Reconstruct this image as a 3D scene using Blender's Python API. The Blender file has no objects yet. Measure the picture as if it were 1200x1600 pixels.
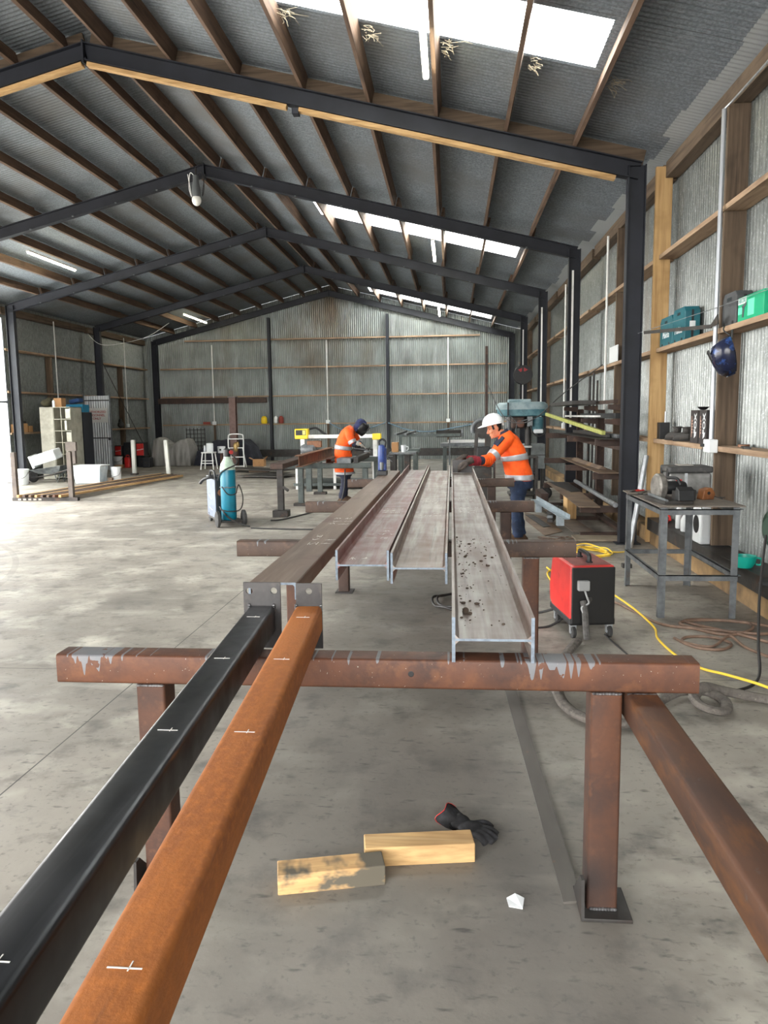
import bpy, bmesh, math, random
from math import sin, cos, pi, radians, sqrt, atan2
from mathutils import Vector, Matrix
random.seed(7)
SC = bpy.context.scene
COL = SC.collection

# ------------------------------------------------------------------ helpers
def lin(c):
    return tuple(((v/255)/12.92 if v/255 <= .04045 else ((v/255+.055)/1.055)**2.4) for v in c) + (1,)

class MB:
    """collects shapes; build() links them as ONE mesh object"""
    def __init__(s): s.v = []; s.f = []; s.m = []; s.mi = 0
    def add(s, vs, fs, M=None):
        b = len(s.v)
        for p in vs:
            p = Vector(p)
            s.v.append(M @ p if M else p)
        for f in fs:
            s.f.append(tuple(b+i for i in f)); s.m.append(s.mi)
        return s
    def bx(s, x0, x1, y0, y1, z0, z1, M=None):
        vs = [(x0,y0,z0),(x1,y0,z0),(x1,y1,z0),(x0,y1,z0),(x0,y0,z1),(x1,y0,z1),(x1,y1,z1),(x0,y1,z1)]
        return s.add(vs, [(3,2,1,0),(4,5,6,7),(0,1,5,4),(1,2,6,5),(2,3,7,6),(3,0,4,7)], M)
    def box(s, c, d, M=None):
        x, y, z = c; a, b, h = d[0]/2, d[1]/2, d[2]/2
        return s.bx(x-a, x+a, y-b, y+b, z-h, z+h, M)
    def bar(s, p0, p1, w, h, up=(0,0,1)):
        """box section w (sideways) x h (up) from p0 to p1, centred"""
        prof = [(-w/2,-h/2),(w/2,-h/2),(w/2,h/2),(-w/2,h/2)]
        return s.prism(prof, p0, p1, up)
    def prism(s, prof, p0, p1, up=(0,0,1), cap=True):
        p0 = Vector(p0); p1 = Vector(p1); d = (p1-p0).normalized()
        up = Vector(up); x = d.cross(up)
        if x.length < 1e-6: x = Vector((1,0,0))
        x.normalize(); u = x.cross(d).normalized()
        n = len(prof)
        vs = [p0+x*a+u*b for a, b in prof]+[p1+x*a+u*b for a, b in prof]
        fs = [(i,(i+1)%n,n+(i+1)%n,n+i) for i in range(n)]
        if cap: fs += [tuple(range(n))[::-1], tuple(range(n,2*n))]
        return s.add(vs, fs)
    def tube(s, pts, r, n=8, closed=False, flat=1.0):
        pts = [Vector(p) for p in pts]; N = len(pts)
        rs = r if isinstance(r, (list, tuple)) else [r]*N
        vs = []; prev = None
        for i, p in enumerate(pts):
            if closed: d = pts[(i+1)%N]-pts[i-1]
            else: d = pts[min(i+1,N-1)]-pts[max(i-1,0)]
            if d.length < 1e-9: d = Vector((0,0,1))
            d.normalize()
            if prev is None:
                a = Vector((0,0,1)) if abs(d.z) < .9 else Vector((1,0,0))
                x = d.cross(a).normalized()
            else:
                x = prev-d*prev.dot(d)
                x = x.normalized() if x.length > 1e-6 else d.orthogonal().normalized()
            prev = x; y = d.cross(x)
            for k in range(n):
                t = 2*pi*k/n
                vs.append(p+x*cos(t)*rs[i]+y*sin(t)*rs[i]*flat)
        fs = []
        for i in range(N if closed else N-1):
            j = (i+1) % N
            for k in range(n):
                fs.append((i*n+k, i*n+(k+1)%n, j*n+(k+1)%n, j*n+k))
        if not closed: fs += [tuple(range(n))[::-1], tuple(range((N-1)*n, N*n))]
        return s.add(vs, fs)
    def cyl(s, p0, p1, r, n=16, r1=None):
        return s.tube([p0, p1], [r, r if r1 is None else r1], n)
    def lathe(s, prof, n=24, o=(0,0,0), axis='Z'):
        o = Vector(o); vs = []
        for r, z in prof:
            for k in range(n):
                t = 2*pi*k/n; a, b = r*cos(t), r*sin(t)
                vs.append(o+Vector((a,b,z) if axis == 'Z' else (z,a,b) if axis == 'X' else (a,z,b)))
        N = len(prof)
        fs = [(i*n+k, i*n+(k+1)%n, (i+1)*n+(k+1)%n, (i+1)*n+k) for i in range(N-1) for k in range(n)]
        fs += [tuple(range(n))[::-1], tuple(range((N-1)*n, N*n))]
        return s.add(vs, fs)
    def ell(s, c, r, n=16, m=10, M=None):
        c = Vector(c); vs = []; fs = []
        if not isinstance(r, (list, tuple)): r = (r,r,r)
        for i in range(m+1):
            a = pi*i/m
            for k in range(n):
                t = 2*pi*k/n
                p = Vector((r[0]*sin(a)*cos(t), r[1]*sin(a)*sin(t), r[2]*cos(a)))
                vs.append(c+(M @ p if M else p))
        for i in range(m):
            for k in range(n):
                fs.append((i*n+k, i*n+(k+1)%n, (i+1)*n+(k+1)%n, (i+1)*n+k))
        return s.add(vs, fs)
    def loft(s, rings, cap=True, closed=True):
        n = len(rings[0]); vs = [p for r in rings for p in r]; fs = []
        for i in range(len(rings)-1):
            for k in range(n if closed else n-1):
                fs.append((i*n+k, i*n+(k+1)%n, (i+1)*n+(k+1)%n, (i+1)*n+k))
        if cap and closed: fs += [tuple(range(n))[::-1], tuple(range((len(rings)-1)*n, len(rings)*n))]
        return s.add(vs, fs)
    def poly(s, pts, th, axis='Z'):
        """flat polygon given by 3-D points, thickened by th along axis"""
        d = Vector({'X':(th,0,0),'Y':(0,th,0),'Z':(0,0,th)}[axis]); n = len(pts)
        vs = [Vector(p) for p in pts]+[Vector(p)+d for p in pts]
        fs = [tuple(range(n))[::-1], tuple(range(n,2*n))]+[(i,(i+1)%n,n+(i+1)%n,n+i) for i in range(n)]
        return s.add(vs, fs)
    def build(s, name, mats, parent=None, smooth=False, bevel=0, loc=None, seg=2, mods=None, ang=35):
        me = bpy.data.meshes.new(name)
        me.from_pydata([tuple(v) for v in s.v], [], s.f)
        if not isinstance(mats, (list, tuple)): mats = [mats]
        for m in mats: me.materials.append(m)
        for p, i in zip(me.polygons, s.m): p.material_index = i
        bm = bmesh.new(); bm.from_mesh(me)
        bmesh.ops.remove_doubles(bm, verts=bm.verts, dist=1e-6)
        bmesh.ops.recalc_face_normals(bm, faces=bm.faces)
        if smooth:
            for f in bm.faces: f.smooth = True
            for e in bm.edges:
                if len(e.link_faces) == 2 and e.calc_face_angle(0) > radians(ang): e.smooth = False
        bm.to_mesh(me); bm.free()
        o = bpy.data.objects.new(name, me); COL.objects.link(o)
        if parent: o.parent = parent
        if loc: o.location = loc
        if bevel:
            b = o.modifiers.new('bevel','BEVEL'); b.width = bevel; b.segments = seg; b.limit_method = 'ANGLE'; b.angle_limit = radians(40)
        for k, kw in (mods or []):
            md = o.modifiers.new(k.lower(), k)
            for a, b in kw.items(): setattr(md, a, b)
        return o

def T(name, label, cat, loc=(0,0,0), rz=0, group=None):
    o = bpy.data.objects.new(name, None); COL.objects.link(o)
    o.location = loc; o.rotation_euler = (0,0,rz); o.empty_display_size = .1
    return tag(o, label, cat, group)
def tag(o, label, cat, group=None, kind=None):
    o['label'] = label; o['category'] = cat
    if group: o['group'] = group
    if kind: o['kind'] = kind
    return o
def struct(o, label, cat):
    o['kind'] = 'structure'; o['label'] = label; o['category'] = cat
    return o
def kids(o): return [c for c in bpy.data.objects if c.parent == o]
def dup(root, loc, rz=None, label=None, group=None):
    def cp(o, par):
        c = o.copy(); COL.objects.link(c); c.parent = par
        for ch in kids(o): cp(ch, c)
        return c
    src = kids(root); r = root.copy(); COL.objects.link(r); r.location = loc
    if rz is not None: r.rotation_euler = (0,0,rz)
    for ch in src: cp(ch, r)
    if label: r['label'] = label
    if group: r['group'] = group
    return r
def rprof(w, h, r, n=3):
    """rounded rectangle profile"""
    out = []
    for cx, cy, a0 in ((w/2-r,-h/2+r,-pi/2),(w/2-r,h/2-r,0),(-w/2+r,h/2-r,pi/2),(-w/2+r,-h/2+r,pi)):
        for i in range(n+1):
            a = a0+pi/2*i/n; out.append((cx+r*cos(a), cy+r*sin(a)))
    return out
def hprof(w, h, tf, tw):
    """I section, h tall, flanges w wide"""
    a, b = w/2, h/2; t = tw/2
    return [(-a,-b),(a,-b),(a,-b+tf),(t,-b+tf),(t,b-tf),(a,b-tf),(a,b),(-a,b),(-a,b-tf),(-t,b-tf),(-t,-b+tf),(-a,-b+tf)]
def spline(pts, n=8, closed=False):
    """catmull-rom through points"""
    P = [Vector(p) for p in pts]; out = []; N = len(P)
    for i in range(N if closed else N-1):
        if closed: a, b, c, d = P[i-1], P[i], P[(i+1)%N], P[(i+2)%N]
        else: a, b, c, d = P[max(i-1,0)], P[i], P[i+1], P[min(i+2,N-1)]
        for k in range(n):
            t = k/n
            out.append(.5*((2*b)+(c-a)*t+(2*a-5*b+4*c-d)*t*t+(3*b-a-3*c+d)*t**3))
    if not closed: out.append(P[-1])
    return out
def text_mb(txt, size, mat_name=None, ext=.001, align='CENTER', spacing=1.0, bold=False, shear=0):
    """lettering as a mesh in the XY plane, centred"""
    cu = bpy.data.curves.new('lettering','FONT'); cu.body = txt; cu.size = size; cu.extrude = ext
    cu.align_x = align; cu.align_y = 'CENTER'; cu.space_line = spacing; cu.resolution_u = 3; cu.shear = shear
    if bold: cu.offset = size*.02
    ob = bpy.data.objects.new('lettering', cu); COL.objects.link(ob)
    bpy.context.view_layer.update()
    me = bpy.data.meshes.new_from_object(ob.evaluated_get(bpy.context.evaluated_depsgraph_get()))
    mb = MB(); mb.add([v.co.copy() for v in me.vertices], [tuple(p.vertices) for p in me.polygons])
    bpy.data.objects.remove(ob); bpy.data.curves.remove(cu); bpy.data.meshes.remove(me)
    return mb
def place(mb, M):
    mb.v = [M @ p for p in mb.v]; return mb
def frame(o, x, y):
    """matrix whose local x,y axes are x,y and origin o"""
    x = Vector(x).normalized(); y = Vector(y); y = (y-x*y.dot(x)).normalized(); z = x.cross(y)
    return Matrix(((x.x,y.x,z.x,o[0]),(x.y,y.y,z.y,o[1]),(x.z,y.z,z.z,o[2]),(0,0,0,1)))

# ------------------------------------------------------------------ materials
MATS = {}
def pm(name, base, layers=(), rough=.7, metal=0., bump=None, world=False, rvar=None, spec=.5):
    """layers: (colour, scale or (sx,sy,sz), lo, hi, detail[, kind])"""
    if name in MATS: return MATS[name]
    m = bpy.data.materials.new(name); m.use_nodes = True; nt = m.node_tree; N = nt.nodes; L = nt.links
    bs = N['Principled BSDF']; bs.inputs['Roughness'].default_value = rough; bs.inputs['Metallic'].default_value = metal
    bs.inputs['Specular IOR Level'].default_value = spec
    if world: co = N.new('ShaderNodeNewGeometry').outputs['Position']
    else: co = N.new('ShaderNodeTexCoord').outputs['Object']
    def tex(sc, det, kind='noise'):
        mp = N.new('ShaderNodeMapping'); L.new(co, mp.inputs['Vector'])
        mp.inputs['Scale'].default_value = sc if isinstance(sc, (tuple, list)) else (sc,sc,sc)
        if kind == 'vor':
            t = N.new('ShaderNodeTexVoronoi'); t.inputs['Scale'].default_value = 1
            sp = N.new('ShaderNodeSeparateColor'); L.new(mp.outputs[0], t.inputs['Vector']); L.new(t.outputs['Color'], sp.inputs[0])
            return sp.outputs[0]
        t = N.new('ShaderNodeTexNoise'); t.inputs['Scale'].default_value = 1; t.inputs['Detail'].default_value = det
        t.inputs['Roughness'].default_value = .6
        L.new(mp.outputs[0], t.inputs['Vector']); return t.outputs['Fac']
    col = None
    for ly in layers:
        c2, sc, lo, hi, det = ly[:5]
        f = tex(sc, det, ly[5] if len(ly) > 5 else 'noise')
        r = N.new('ShaderNodeMapRange'); r.inputs[1].default_value = lo; r.inputs[2].default_value = hi; L.new(f, r.inputs[0])
        mx = N.new('ShaderNodeMix'); mx.data_type = 'RGBA'; L.new(r.outputs[0], mx.inputs['Factor'])
        if col is None: mx.inputs[6].default_value = lin(base)
        else: L.new(col, mx.inputs[6])
        mx.inputs[7].default_value = lin(c2); col = mx.outputs[2]
    if col is None: bs.inputs['Base Color'].default_value = lin(base)
    else: L.new(col, bs.inputs['Base Color'])
    if rvar:
        f = tex(rvar[0], 3); r = N.new('ShaderNodeMapRange'); L.new(f, r.inputs[0]); r.inputs[1].default_value = .3; r.inputs[2].default_value = .7
        r.inputs[3].default_value = rvar[1]; r.inputs[4].default_value = rvar[2]; L.new(r.outputs[0], bs.inputs['Roughness'])
    if bump:
        f = tex(bump[0], 4); b = N.new('ShaderNodeBump'); b.inputs['Strength'].default_value = bump[1]; b.inputs['Distance'].default_value = .01
        L.new(f, b.inputs['Height']); L.new(b.outputs[0], bs.inputs['Normal'])
    MATS[name] = m; m['col'] = name
    return m
def overlay(m, build):
    """let build(nodes, links, colour_socket) -> new colour socket extend a pm() material"""
    nt = m.node_tree; bs = nt.nodes['Principled BSDF']
    old = bs.inputs['Base Color'].links[0].from_socket
    nt.links.new(build(nt.nodes, nt.links, old), bs.inputs['Base Color'])
    return m
def math_n(N, L, op, a, b=None, c=None):
    n = N.new('ShaderNodeMath'); n.operation = op
    for i, x in enumerate((a, b, c)):
        if x is None: continue
        if isinstance(x, (int, float)): n.inputs[i].default_value = x
        else: L.new(x, n.inputs[i])
    return n.outputs[0]
def mix_n(N, L, fac, a, rgb):
    mx = N.new('ShaderNodeMix'); mx.data_type = 'RGBA'; L.new(fac, mx.inputs['Factor']); L.new(a, mx.inputs[6]); mx.inputs[7].default_value = lin(rgb)
    return mx.outputs[2]
def emit(name, rgb, strength):
    m = bpy.data.materials.new(name); m.use_nodes = True; N = m.node_tree.nodes; b = N['Principled BSDF']
    b.inputs['Base Color'].default_value = lin(rgb); b.inputs['Emission Color'].default_value = lin(rgb); b.inputs['Emission Strength'].default_value = strength
    return m

# timbers: grain runs along the given axis
def timber(name, base, dark, axis, pale=None):
    st = {'X':(1.2,22,22),'Y':(22,1.2,22),'Z':(22,22,1.2)}[axis]
    ly = [(dark, st, .42, .72, 5), (dark, 2.3, .55, .8, 3)]
    if pale: ly.append((pale, tuple(v*.6 for v in st), .6, .85, 3))
    return pm(name, base, ly, rough=.85, bump=(st,.25), world=True)
OLDT = {a: timber('old_timber_'+a, (102,86,70), (66,54,44), a, (132,114,94)) for a in 'XYZ'}
ROOFT = {a: timber('roof_timber_'+a, (104,82,66), (62,48,40), a, (140,114,92)) for a in 'XYZ'}
GIRT = {a: timber('girt_timber_'+a, (168,142,116), (112,88,68), a, (196,174,148)) for a in 'XYZ'}
PALE = {a: timber('pale_pine_'+a, (190,156,108), (150,116,74), a, (208,180,136)) for a in 'XYZ'}
NAVY = pm('navy_black_steel', (30,33,42), [((22,25,32), 3., .4, .7, 3)], rough=.55, spec=.4)
GALV = pm('galvanised_sheet', (128,132,130), [((88,92,92), (26,26,8), .36, .78, 4), ((190,196,198), (110,110,50), .58, .82, 2), ((96,84,70), (1.2,1.2,.25), .58, .8, 4)],
          rough=.36, metal=.55, world=True)
GALVB = pm('galvanised_gable_sheet', (150,156,154), [((122,126,124), (1.3,1.3,.9), .35, .7, 4), ((172,176,176), (3,3,.6), .55, .8, 3), ((108,98,84), (.5,.5,.2), .52, .75, 4)],
          rough=.36, metal=.65, world=True)
CEIL = pm('roof_sheet_underside', (126,134,142), [((96,103,110), 40, .35, .65, 3), ((152,160,166), (6,90,6), .58, .8, 2), ((104,106,108), (.7,.5,.7), .5, .75, 3)], rough=.6, metal=.2, world=True)
STEEL = pm('grey_steel', (112,116,118), [((78,82,86), 9, .4, .7, 4), ((98,84,74), 4, .6, .8, 3)], rough=.5, metal=.35)
DSTEEL = pm('dark_steel', (62,60,58), [((44,40,38), 7, .4, .7, 4), ((92,66,50), 5, .58, .8, 4)], rough=.55, metal=.3)
GREENST = pm('green_grey_steel', (84,92,90), [((58,64,64), 6, .4, .7, 4), ((120,126,122), 12, .62, .8, 4)], rough=.55, metal=.2)
RUST = pm('rusty_steel', (92,57,38), [((60,42,36), (8,8,8), .38, .7, 5), ((112,72,48), 16, .55, .8, 4), ((50,38,34), 2.2, .5, .75, 3)], rough=.62, metal=.15, bump=(60,.1))
RUSTD = pm('dark_rusty_steel', (72,54,46), [((50,40,36), 6, .4, .7, 5), ((104,78,60), 9, .58, .8, 4)], rough=.62, metal=.2)
PLATE = pm('rusty_plate', (128,108,90), [((92,74,62), 3, .4, .7, 5), ((150,116,74), 2.2, .55, .8, 4)], rough=.6, metal=.2)
BLACKP = pm('black_plastic', (26,27,29), [((38,38,40), 20, .5, .8, 3)], rough=.5)
RUBBER = pm('rubber', (48,48,48), [((70,68,66), 20, .5, .8, 3)], rough=.85)
WHITEP = pm('white_plastic', (226,230,232), [((200,205,208), 5, .5, .8, 3)], rough=.4)
WHITEM = pm('white_paint', (228,228,226), [((196,196,192), 6, .5, .8, 3)], rough=.45)
ALU = pm('aluminium', (190,194,198), [((160,164,168), 12, .4, .7, 3)], rough=.35, metal=.7)
CARD = pm('cardboard', (176,134,92), [((148,108,70), 6, .5, .8, 3)], rough=.85)
DARKRUBBER = pm('dark_cable', (40,38,38), rough=.6)
REDP = pm('red_paint', (196,38,36), [((214,58,50), 5, .4, .7, 3), ((160,26,28), 9, .6, .8, 3)], rough=.38)
YELLOW = pm('yellow_paint', (240,204,36), rough=.4)
TEALC = pm('teal_cylinder_paint', (8,112,136), [((12,98,120), 5, .4, .7, 3)], rough=.35)
# ------------------------------------------------------------------ camera
CP, CY, CR, FPX = .1247, .0885, -.0128, 1200.
f_ = Vector((-sin(CY)*cos(CP), cos(CY)*cos(CP), -sin(CP))); r_ = Vector((cos(CY), sin(CY), 0)); u_ = r_.cross(f_)
r2 = r_*cos(CR)+u_*sin(CR); u2 = u_*cos(CR)-r_*sin(CR)
cam = bpy.data.objects.new('camera', bpy.data.cameras.new('camera')); COL.objects.link(cam)
cam.matrix_world = Matrix(((r2.x,u2.x,-f_.x,0),(r2.y,u2.y,-f_.y,0),(r2.z,u2.z,-f_.z,1.65),(0,0,0,1)))
cam.data.sensor_fit = 'VERTICAL'; cam.data.sensor_height = 24; cam.data.lens = FPX/1600*24; cam.data.clip_start = .02; cam.data.clip_end = 300
SC.camera = cam

# ------------------------------------------------------------------ the shed's dimensions
XR, ZR, SL = -4.55, 6.30, 1.70/6.87          # ridge x, top of rafter at ridge, slope
NX, NZ = SL/sqrt(1+SL*SL), 1/sqrt(1+SL*SL)   # slope normal (right side)
FR = [9.8, 14.5, 19.3, 24.2, 29.0]           # portal frames
WX, LX = 2.72, -11.82                        # sheet planes right / left
YB = 29.232                                   # gable sheet
YF = -7.0
def top(x, off=0.): return ZR-abs(x-XR)*SL+off/NZ

# ------------------------------------------------------------------ floor
conc = pm('concrete', (153,147,137), [((114,109,102), .55, .42, .68, 5), ((186,182,170), 1.6, .52, .75, 4), ((94,91,86), 4.5, .52, .74, 6), ((88,86,82), 30, .58, .78, 4), ((176,172,160), (.5,3,1), .6, .85, 3)],
          rough=.62, bump=(26,.12), world=True, rvar=(2.,.45,.75))
def floor_marks(N, L, col):
    g = N.new('ShaderNodeNewGeometry'); s = N.new('ShaderNodeSeparateXYZ'); L.new(g.outputs['Position'], s.inputs[0])
    X, Y = s.outputs[0], s.outputs[1]
    # darker strip of floor along the trestles, ragged at its edges
    w = math_n(N, L, 'ABSOLUTE', math_n(N, L, 'ADD', X, .15))
    mp = N.new('ShaderNodeMapping'); mp.inputs['Scale'].default_value = (1.2,.6,1); L.new(g.outputs['Position'], mp.inputs[0])
    nz = N.new('ShaderNodeTexNoise'); nz.inputs['Scale'].default_value = 1.; nz.inputs['Detail'].default_value = 5; L.new(mp.outputs[0], nz.inputs['Vector'])
    a = math_n(N, L, 'SUBTRACT', math_n(N, L, 'MULTIPLY_ADD', nz.outputs['Fac'], 1.6, .25), w)
    r = N.new('ShaderNodeMapRange'); L.new(a, r.inputs[0]); r.inputs[1].default_value = -.15; r.inputs[2].default_value = .5; r.inputs[4].default_value = .5
    col = mix_n(N, L, r.outputs[0], col, (98,96,92))
    # saw-cut joints
    for ax, v in ((X,-2.0),(Y,4.75),(Y,10.5),(X,-7.2),(Y,16.2)):
        d = math_n(N, L, 'ABSOLUTE', math_n(N, L, 'SUBTRACT', ax, v))
        k = math_n(N, L, 'LESS_THAN', d, .004)
        if ax is Y and v == 4.75: k = math_n(N, L, 'MULTIPLY', k, math_n(N, L, 'LESS_THAN', X, 4.))
        col = mix_n(N, L, k, col, (70,68,64))
    # black scuffs
    mp2 = N.new('ShaderNodeMapping'); mp2.inputs['Scale'].default_value = (9,26,9); mp2.inputs['Rotation'].default_value = (0,0,.5); L.new(g.outputs['Position'], mp2.inputs[0])
    n2 = N.new('ShaderNodeTexNoise'); n2.inputs['Scale'].default_value = 1.; n2.inputs['Detail'].default_value = 3; L.new(mp2.outputs[0], n2.inputs['Vector'])
    r2_ = N.new('ShaderNodeMapRange'); L.new(n2.outputs['Fac'], r2_.inputs[0]); r2_.inputs[1].default_value = .62; r2_.inputs[2].default_value = .74; r2_.inputs[4].default_value = .7
    col = mix_n(N, L, r2_.outputs[0], col, (66,65,64))
    # curved tyre tracks on the left
    for cx, cy, rad in ((-9.5,4.,5.2),(-10.2,5.5,5.9),(-6.5,13.5,3.1),(-7.5,12.,4.6)):
        dx = math_n(N, L, 'ADD', X, -cx); dy = math_n(N, L, 'ADD', Y, -cy)
        rr = math_n(N, L, 'SQRT', math_n(N, L, 'ADD', math_n(N, L, 'MULTIPLY', dx, dx), math_n(N, L, 'MULTIPLY', dy, dy)))
        k = math_n(N, L, 'LESS_THAN', math_n(N, L, 'ABSOLUTE', math_n(N, L, 'SUBTRACT', rr, rad)), .035)
        col = mix_n(N, L, math_n(N, L, 'MULTIPLY', k, .28), col, (92,88,80))
    return col
overlay(conc, floor_marks)
fl = MB().bx(-24, 8, -18, 31, -.2, 0).build('floor', conc)
struct(fl, 'grey worn concrete slab floor with saw-cut joints, stains and tyre marks', 'floor')

# ------------------------------------------------------------------ corrugated sheets
def corr_pts(a, b, pitch=.0762, per=6):
    n = int((b-a)/pitch*per); return [a+(b-a)*i/n for i in range(n+1)]
def corr(u, amp, pitch=.0762): return amp*sin(2*pi*u/pitch)
def wall_x(name, x, ya, yb, z0, z1, label, sign=1, mats=GALV, gaps=()):
    m = MB(); ys = corr_pts(ya, yb)
    for i in range(len(ys)-1):
        if any(a < ys[i] < b for a, b in gaps): continue
        xa, xb = x+corr(ys[i], .0125), x+corr(ys[i+1], .0125)
        m.add([(xa,ys[i],z0),(xb,ys[i+1],z0),(xb,ys[i+1],z1),(xa,ys[i],z1)], [(0,1,2,3)])
    return struct(m.build(name, mats, smooth=True, ang=80), label, 'wall')
wall_x('wall_right', WX, YF, YB, 0, 4.74, 'corrugated galvanised iron wall on the right behind timber girts')
wl = wall_x('wall_left', LX, 19.25, YB, 0, 4.74, 'corrugated galvanised iron wall at the far left beyond the open side')
wl2 = wall_x('wall_left_near', LX, YF, 2.0, 0, 4.74, 'corrugated galvanised iron wall on the left before the open side')
m = MB(); xs = corr_pts(LX-.03, WX+.03)
for i in range(len(xs)-1):
    a, b = xs[i], xs[i+1]; ya, yb = YB+corr(a,.019), YB+corr(b,.019)
    m.add([(a,ya,0),(b,yb,0),(b,yb,top(b,.2)),(a,ya,top(a,.2))], [(0,1,2,3)])
struct(m.build('wall_back', GALVB, smooth=True, ang=80), 'corrugated galvanised iron gable end wall at the back', 'wall')

# roof: corrugations run down the slope; three translucent strips on the right slope
SKY = [(-2.06,1.42,7.30,8.24),(-2.86,1.40,16.42,17.50),(-2.90,1.40,27.0,28.3)]
sk = bpy.data.materials.new('translucent_sheet'); sk.use_nodes = True; N = sk.node_tree.nodes; L = sk.node_tree.links
tr = N.new('ShaderNodeBsdfTranslucent'); tr.inputs[0].default_value = (.93,.96,.94,1); df = N.new('ShaderNodeBsdfDiffuse'); df.inputs[0].default_value = (.85,.87,.85,1)
mx = N.new('ShaderNodeMixShader'); mx.inputs[0].default_value = .12; L.new(tr.outputs[0], mx.inputs[1]); L.new(df.outputs[0], mx.inputs[2]); L.new(mx.outputs[0], N['Material Output'].inputs[0])
def ceil_marks(N, L, col):
    g = N.new('ShaderNodeNewGeometry'); s = N.new('ShaderNodeSeparateXYZ'); L.new(g.outputs['Position'], s.inputs[0])
    X, Y = s.outputs[0], s.outputs[1]
    # side laps of the sheets every 0.762 m: a dark line
    fr = math_n(N, L, 'FRACT', math_n(N, L, 'DIVIDE', Y, .762))
    k = math_n(N, L, 'LESS_THAN', math_n(N, L, 'ABSOLUTE', math_n(N, L, 'SUBTRACT', fr, .5)), .017)
    col = mix_n(N, L, math_n(N, L, 'MULTIPLY', k, .75), col, (34,36,40))
    # bare sheet along the eaves, ragged from sheet to sheet
    cell = math_n(N, L, 'FLOOR', math_n(N, L, 'ADD', math_n(N, L, 'DIVIDE', Y, .762), .5))
    wn = N.new('ShaderNodeTexWhiteNoise'); wn.noise_dimensions = '1D'; L.new(cell, wn.inputs['W'])
    edge = math_n(N, L, 'MULTIPLY_ADD', wn.outputs['Value'], .14, 2.40)
    k2 = math_n(N, L, 'GREATER_THAN', X, edge)
    return mix_n(N, L, k2, col, (160,164,166))
overlay(CEIL, ceil_marks)
XL, XRt = LX-.12, WX+.12
roof = MB(); sky = [MB() for _ in SKY]
ys = sorted(set(corr_pts(YF, YB+.1)+[v for s in SKY for v in s[2:]]))
cutx = sorted(set([XR, XRt]+[v for s in SKY for v in s[:2]]))
OFF = .21
for i in range(len(ys)-1):
    a, b = ys[i], ys[i+1]; ca, cb = corr(a,.006), corr(b,.006); mid = (a+b)/2
    roof.add([(XL,a,top(XL,OFF+ca)),(XR,a,top(XR,OFF+ca)),(XR,b,top(XR,OFF+cb)),(XL,b,top(XL,OFF+cb))], [(0,1,2,3)])
    for x0, x1 in zip(cutx, cutx[1:]):
        dst = roof
        for s, q in zip(SKY, sky):
            if s[2] < mid < s[3] and s[0] < (x0+x1)/2 < s[1]: dst = q
        dst.add([(x0,a,top(x0,OFF+ca)),(x1,a,top(x1,OFF+ca)),(x1,b,top(x1,OFF+cb)),(x0,b,top(x0,OFF+cb))], [(0,1,2,3)])
struct(roof.build('ceiling', CEIL, smooth=True, ang=80), 'grey corrugated iron roof sheets seen from below over timber purlins', 'ceiling')
for i, (q, d) in enumerate(zip(sky, ('nearest and largest bright translucent skylight strip in the right roof slope','translucent skylight strip in the right roof slope between the second and third frames','farthest translucent skylight strip in the right slope close to the gable'))):
    struct(q.build('window_%d' % (i+1), sk, smooth=True, ang=80), d, 'skylight')

# ------------------------------------------------------------------ portal frames
ORD = ['nearest','second','third','fourth','rearmost']
RH, FW = .205, .13
for i, y in enumerate(FR):
    t = T('portal_frame', ORD[i]+' navy black steel portal frame' + (' with pale timber packed under its rafters' if i == 0 else ' against the corrugated gable wall' if i == 4 else
          ' with a white bulb lamp at its apex' if i == 1 else ' counted from the front, standing clear of the gable'), 'portal frame', (XR,y+FW/2,0), group='steel portal frames')
    for sgn in (1,-1):
        d = Vector((sgn*6.87,0,-1.70)).normalized(); n = Vector((sgn*NX,0,NZ))
        p0 = Vector((0,0,ZR))-n*RH/2; p1 = Vector((sgn*6.87,0,ZR-1.70))-n*RH/2
        MB().prism(hprof(FW, RH, .012, .009), p0+d*.01, p1+d*-.05, up=n).build('rafter', NAVY, t)
        MB().prism(hprof(FW, .21, .012, .009), (sgn*6.765,0,.0), (sgn*6.765,0,ZR-1.70-.02), up=(1,0,0)).build('column', NAVY, t)
        MB().bx(sgn*6.765-.15, sgn*6.765+.15, -.11, .11, 0, .016).build('base_plate', NAVY, t)
        MB().box((sgn*6.75,-.0,ZR-1.70-.13), (.19,.012,.2)).build('knee_stiffener', NAVY, t)
    MB().box((0,0,ZR-.115), (.022,FW+.02,.27)).build('apex_plate', NAVY, t)
    
    for sgn in (1,-1):
        for q in (.9,1.7,2.55,3.4,4.2,5.0,5.9):
            MB().box((sgn*q, -FW/2-.012, ZR-q*SL-RH/NZ-.004), (.03,.03,.016)).build('purlin_bolt', STEEL, t) if i else None
# pale timber under the nearest frame and beside its column
def slope_bar(name, x0, x1, y0, y1, o0, o1, mats):
    sg = 1 if x1 > XR else -1; n = Vector((sg*NX,0,NZ)); vs = []
    for y in (y0,y1):
        for x, o in ((x0,o0),(x1,o0),(x1,o1),(x0,o1)):
            vs.append(Vector((x,y,ZR-abs(x-XR)*SL))+n*o)
    m = MB(); m.add(vs, [(0,1,2,3),(7,6,5,4),(0,4,5,1),(1,5,6,2),(2,6,7,3),(3,7,4,0)]); return m.build(name, mats, bevel=.003)
for a, b, d in ((XR+.09,-1.955,'pale pine packer under nearest rafter, right slope, from apex to hanger bracket'),(-1.805,2.02,'pale pine packer under nearest rafter, right slope, from hanger bracket to column'),(XR-.09,-8.4,'pale pine packer under nearest rafter on the left slope')):
    tag(slope_bar('timber_packer', a, b, 9.82, 9.91, -RH-.056, -RH-.006, PALE['X']), d, 'timber')
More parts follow.
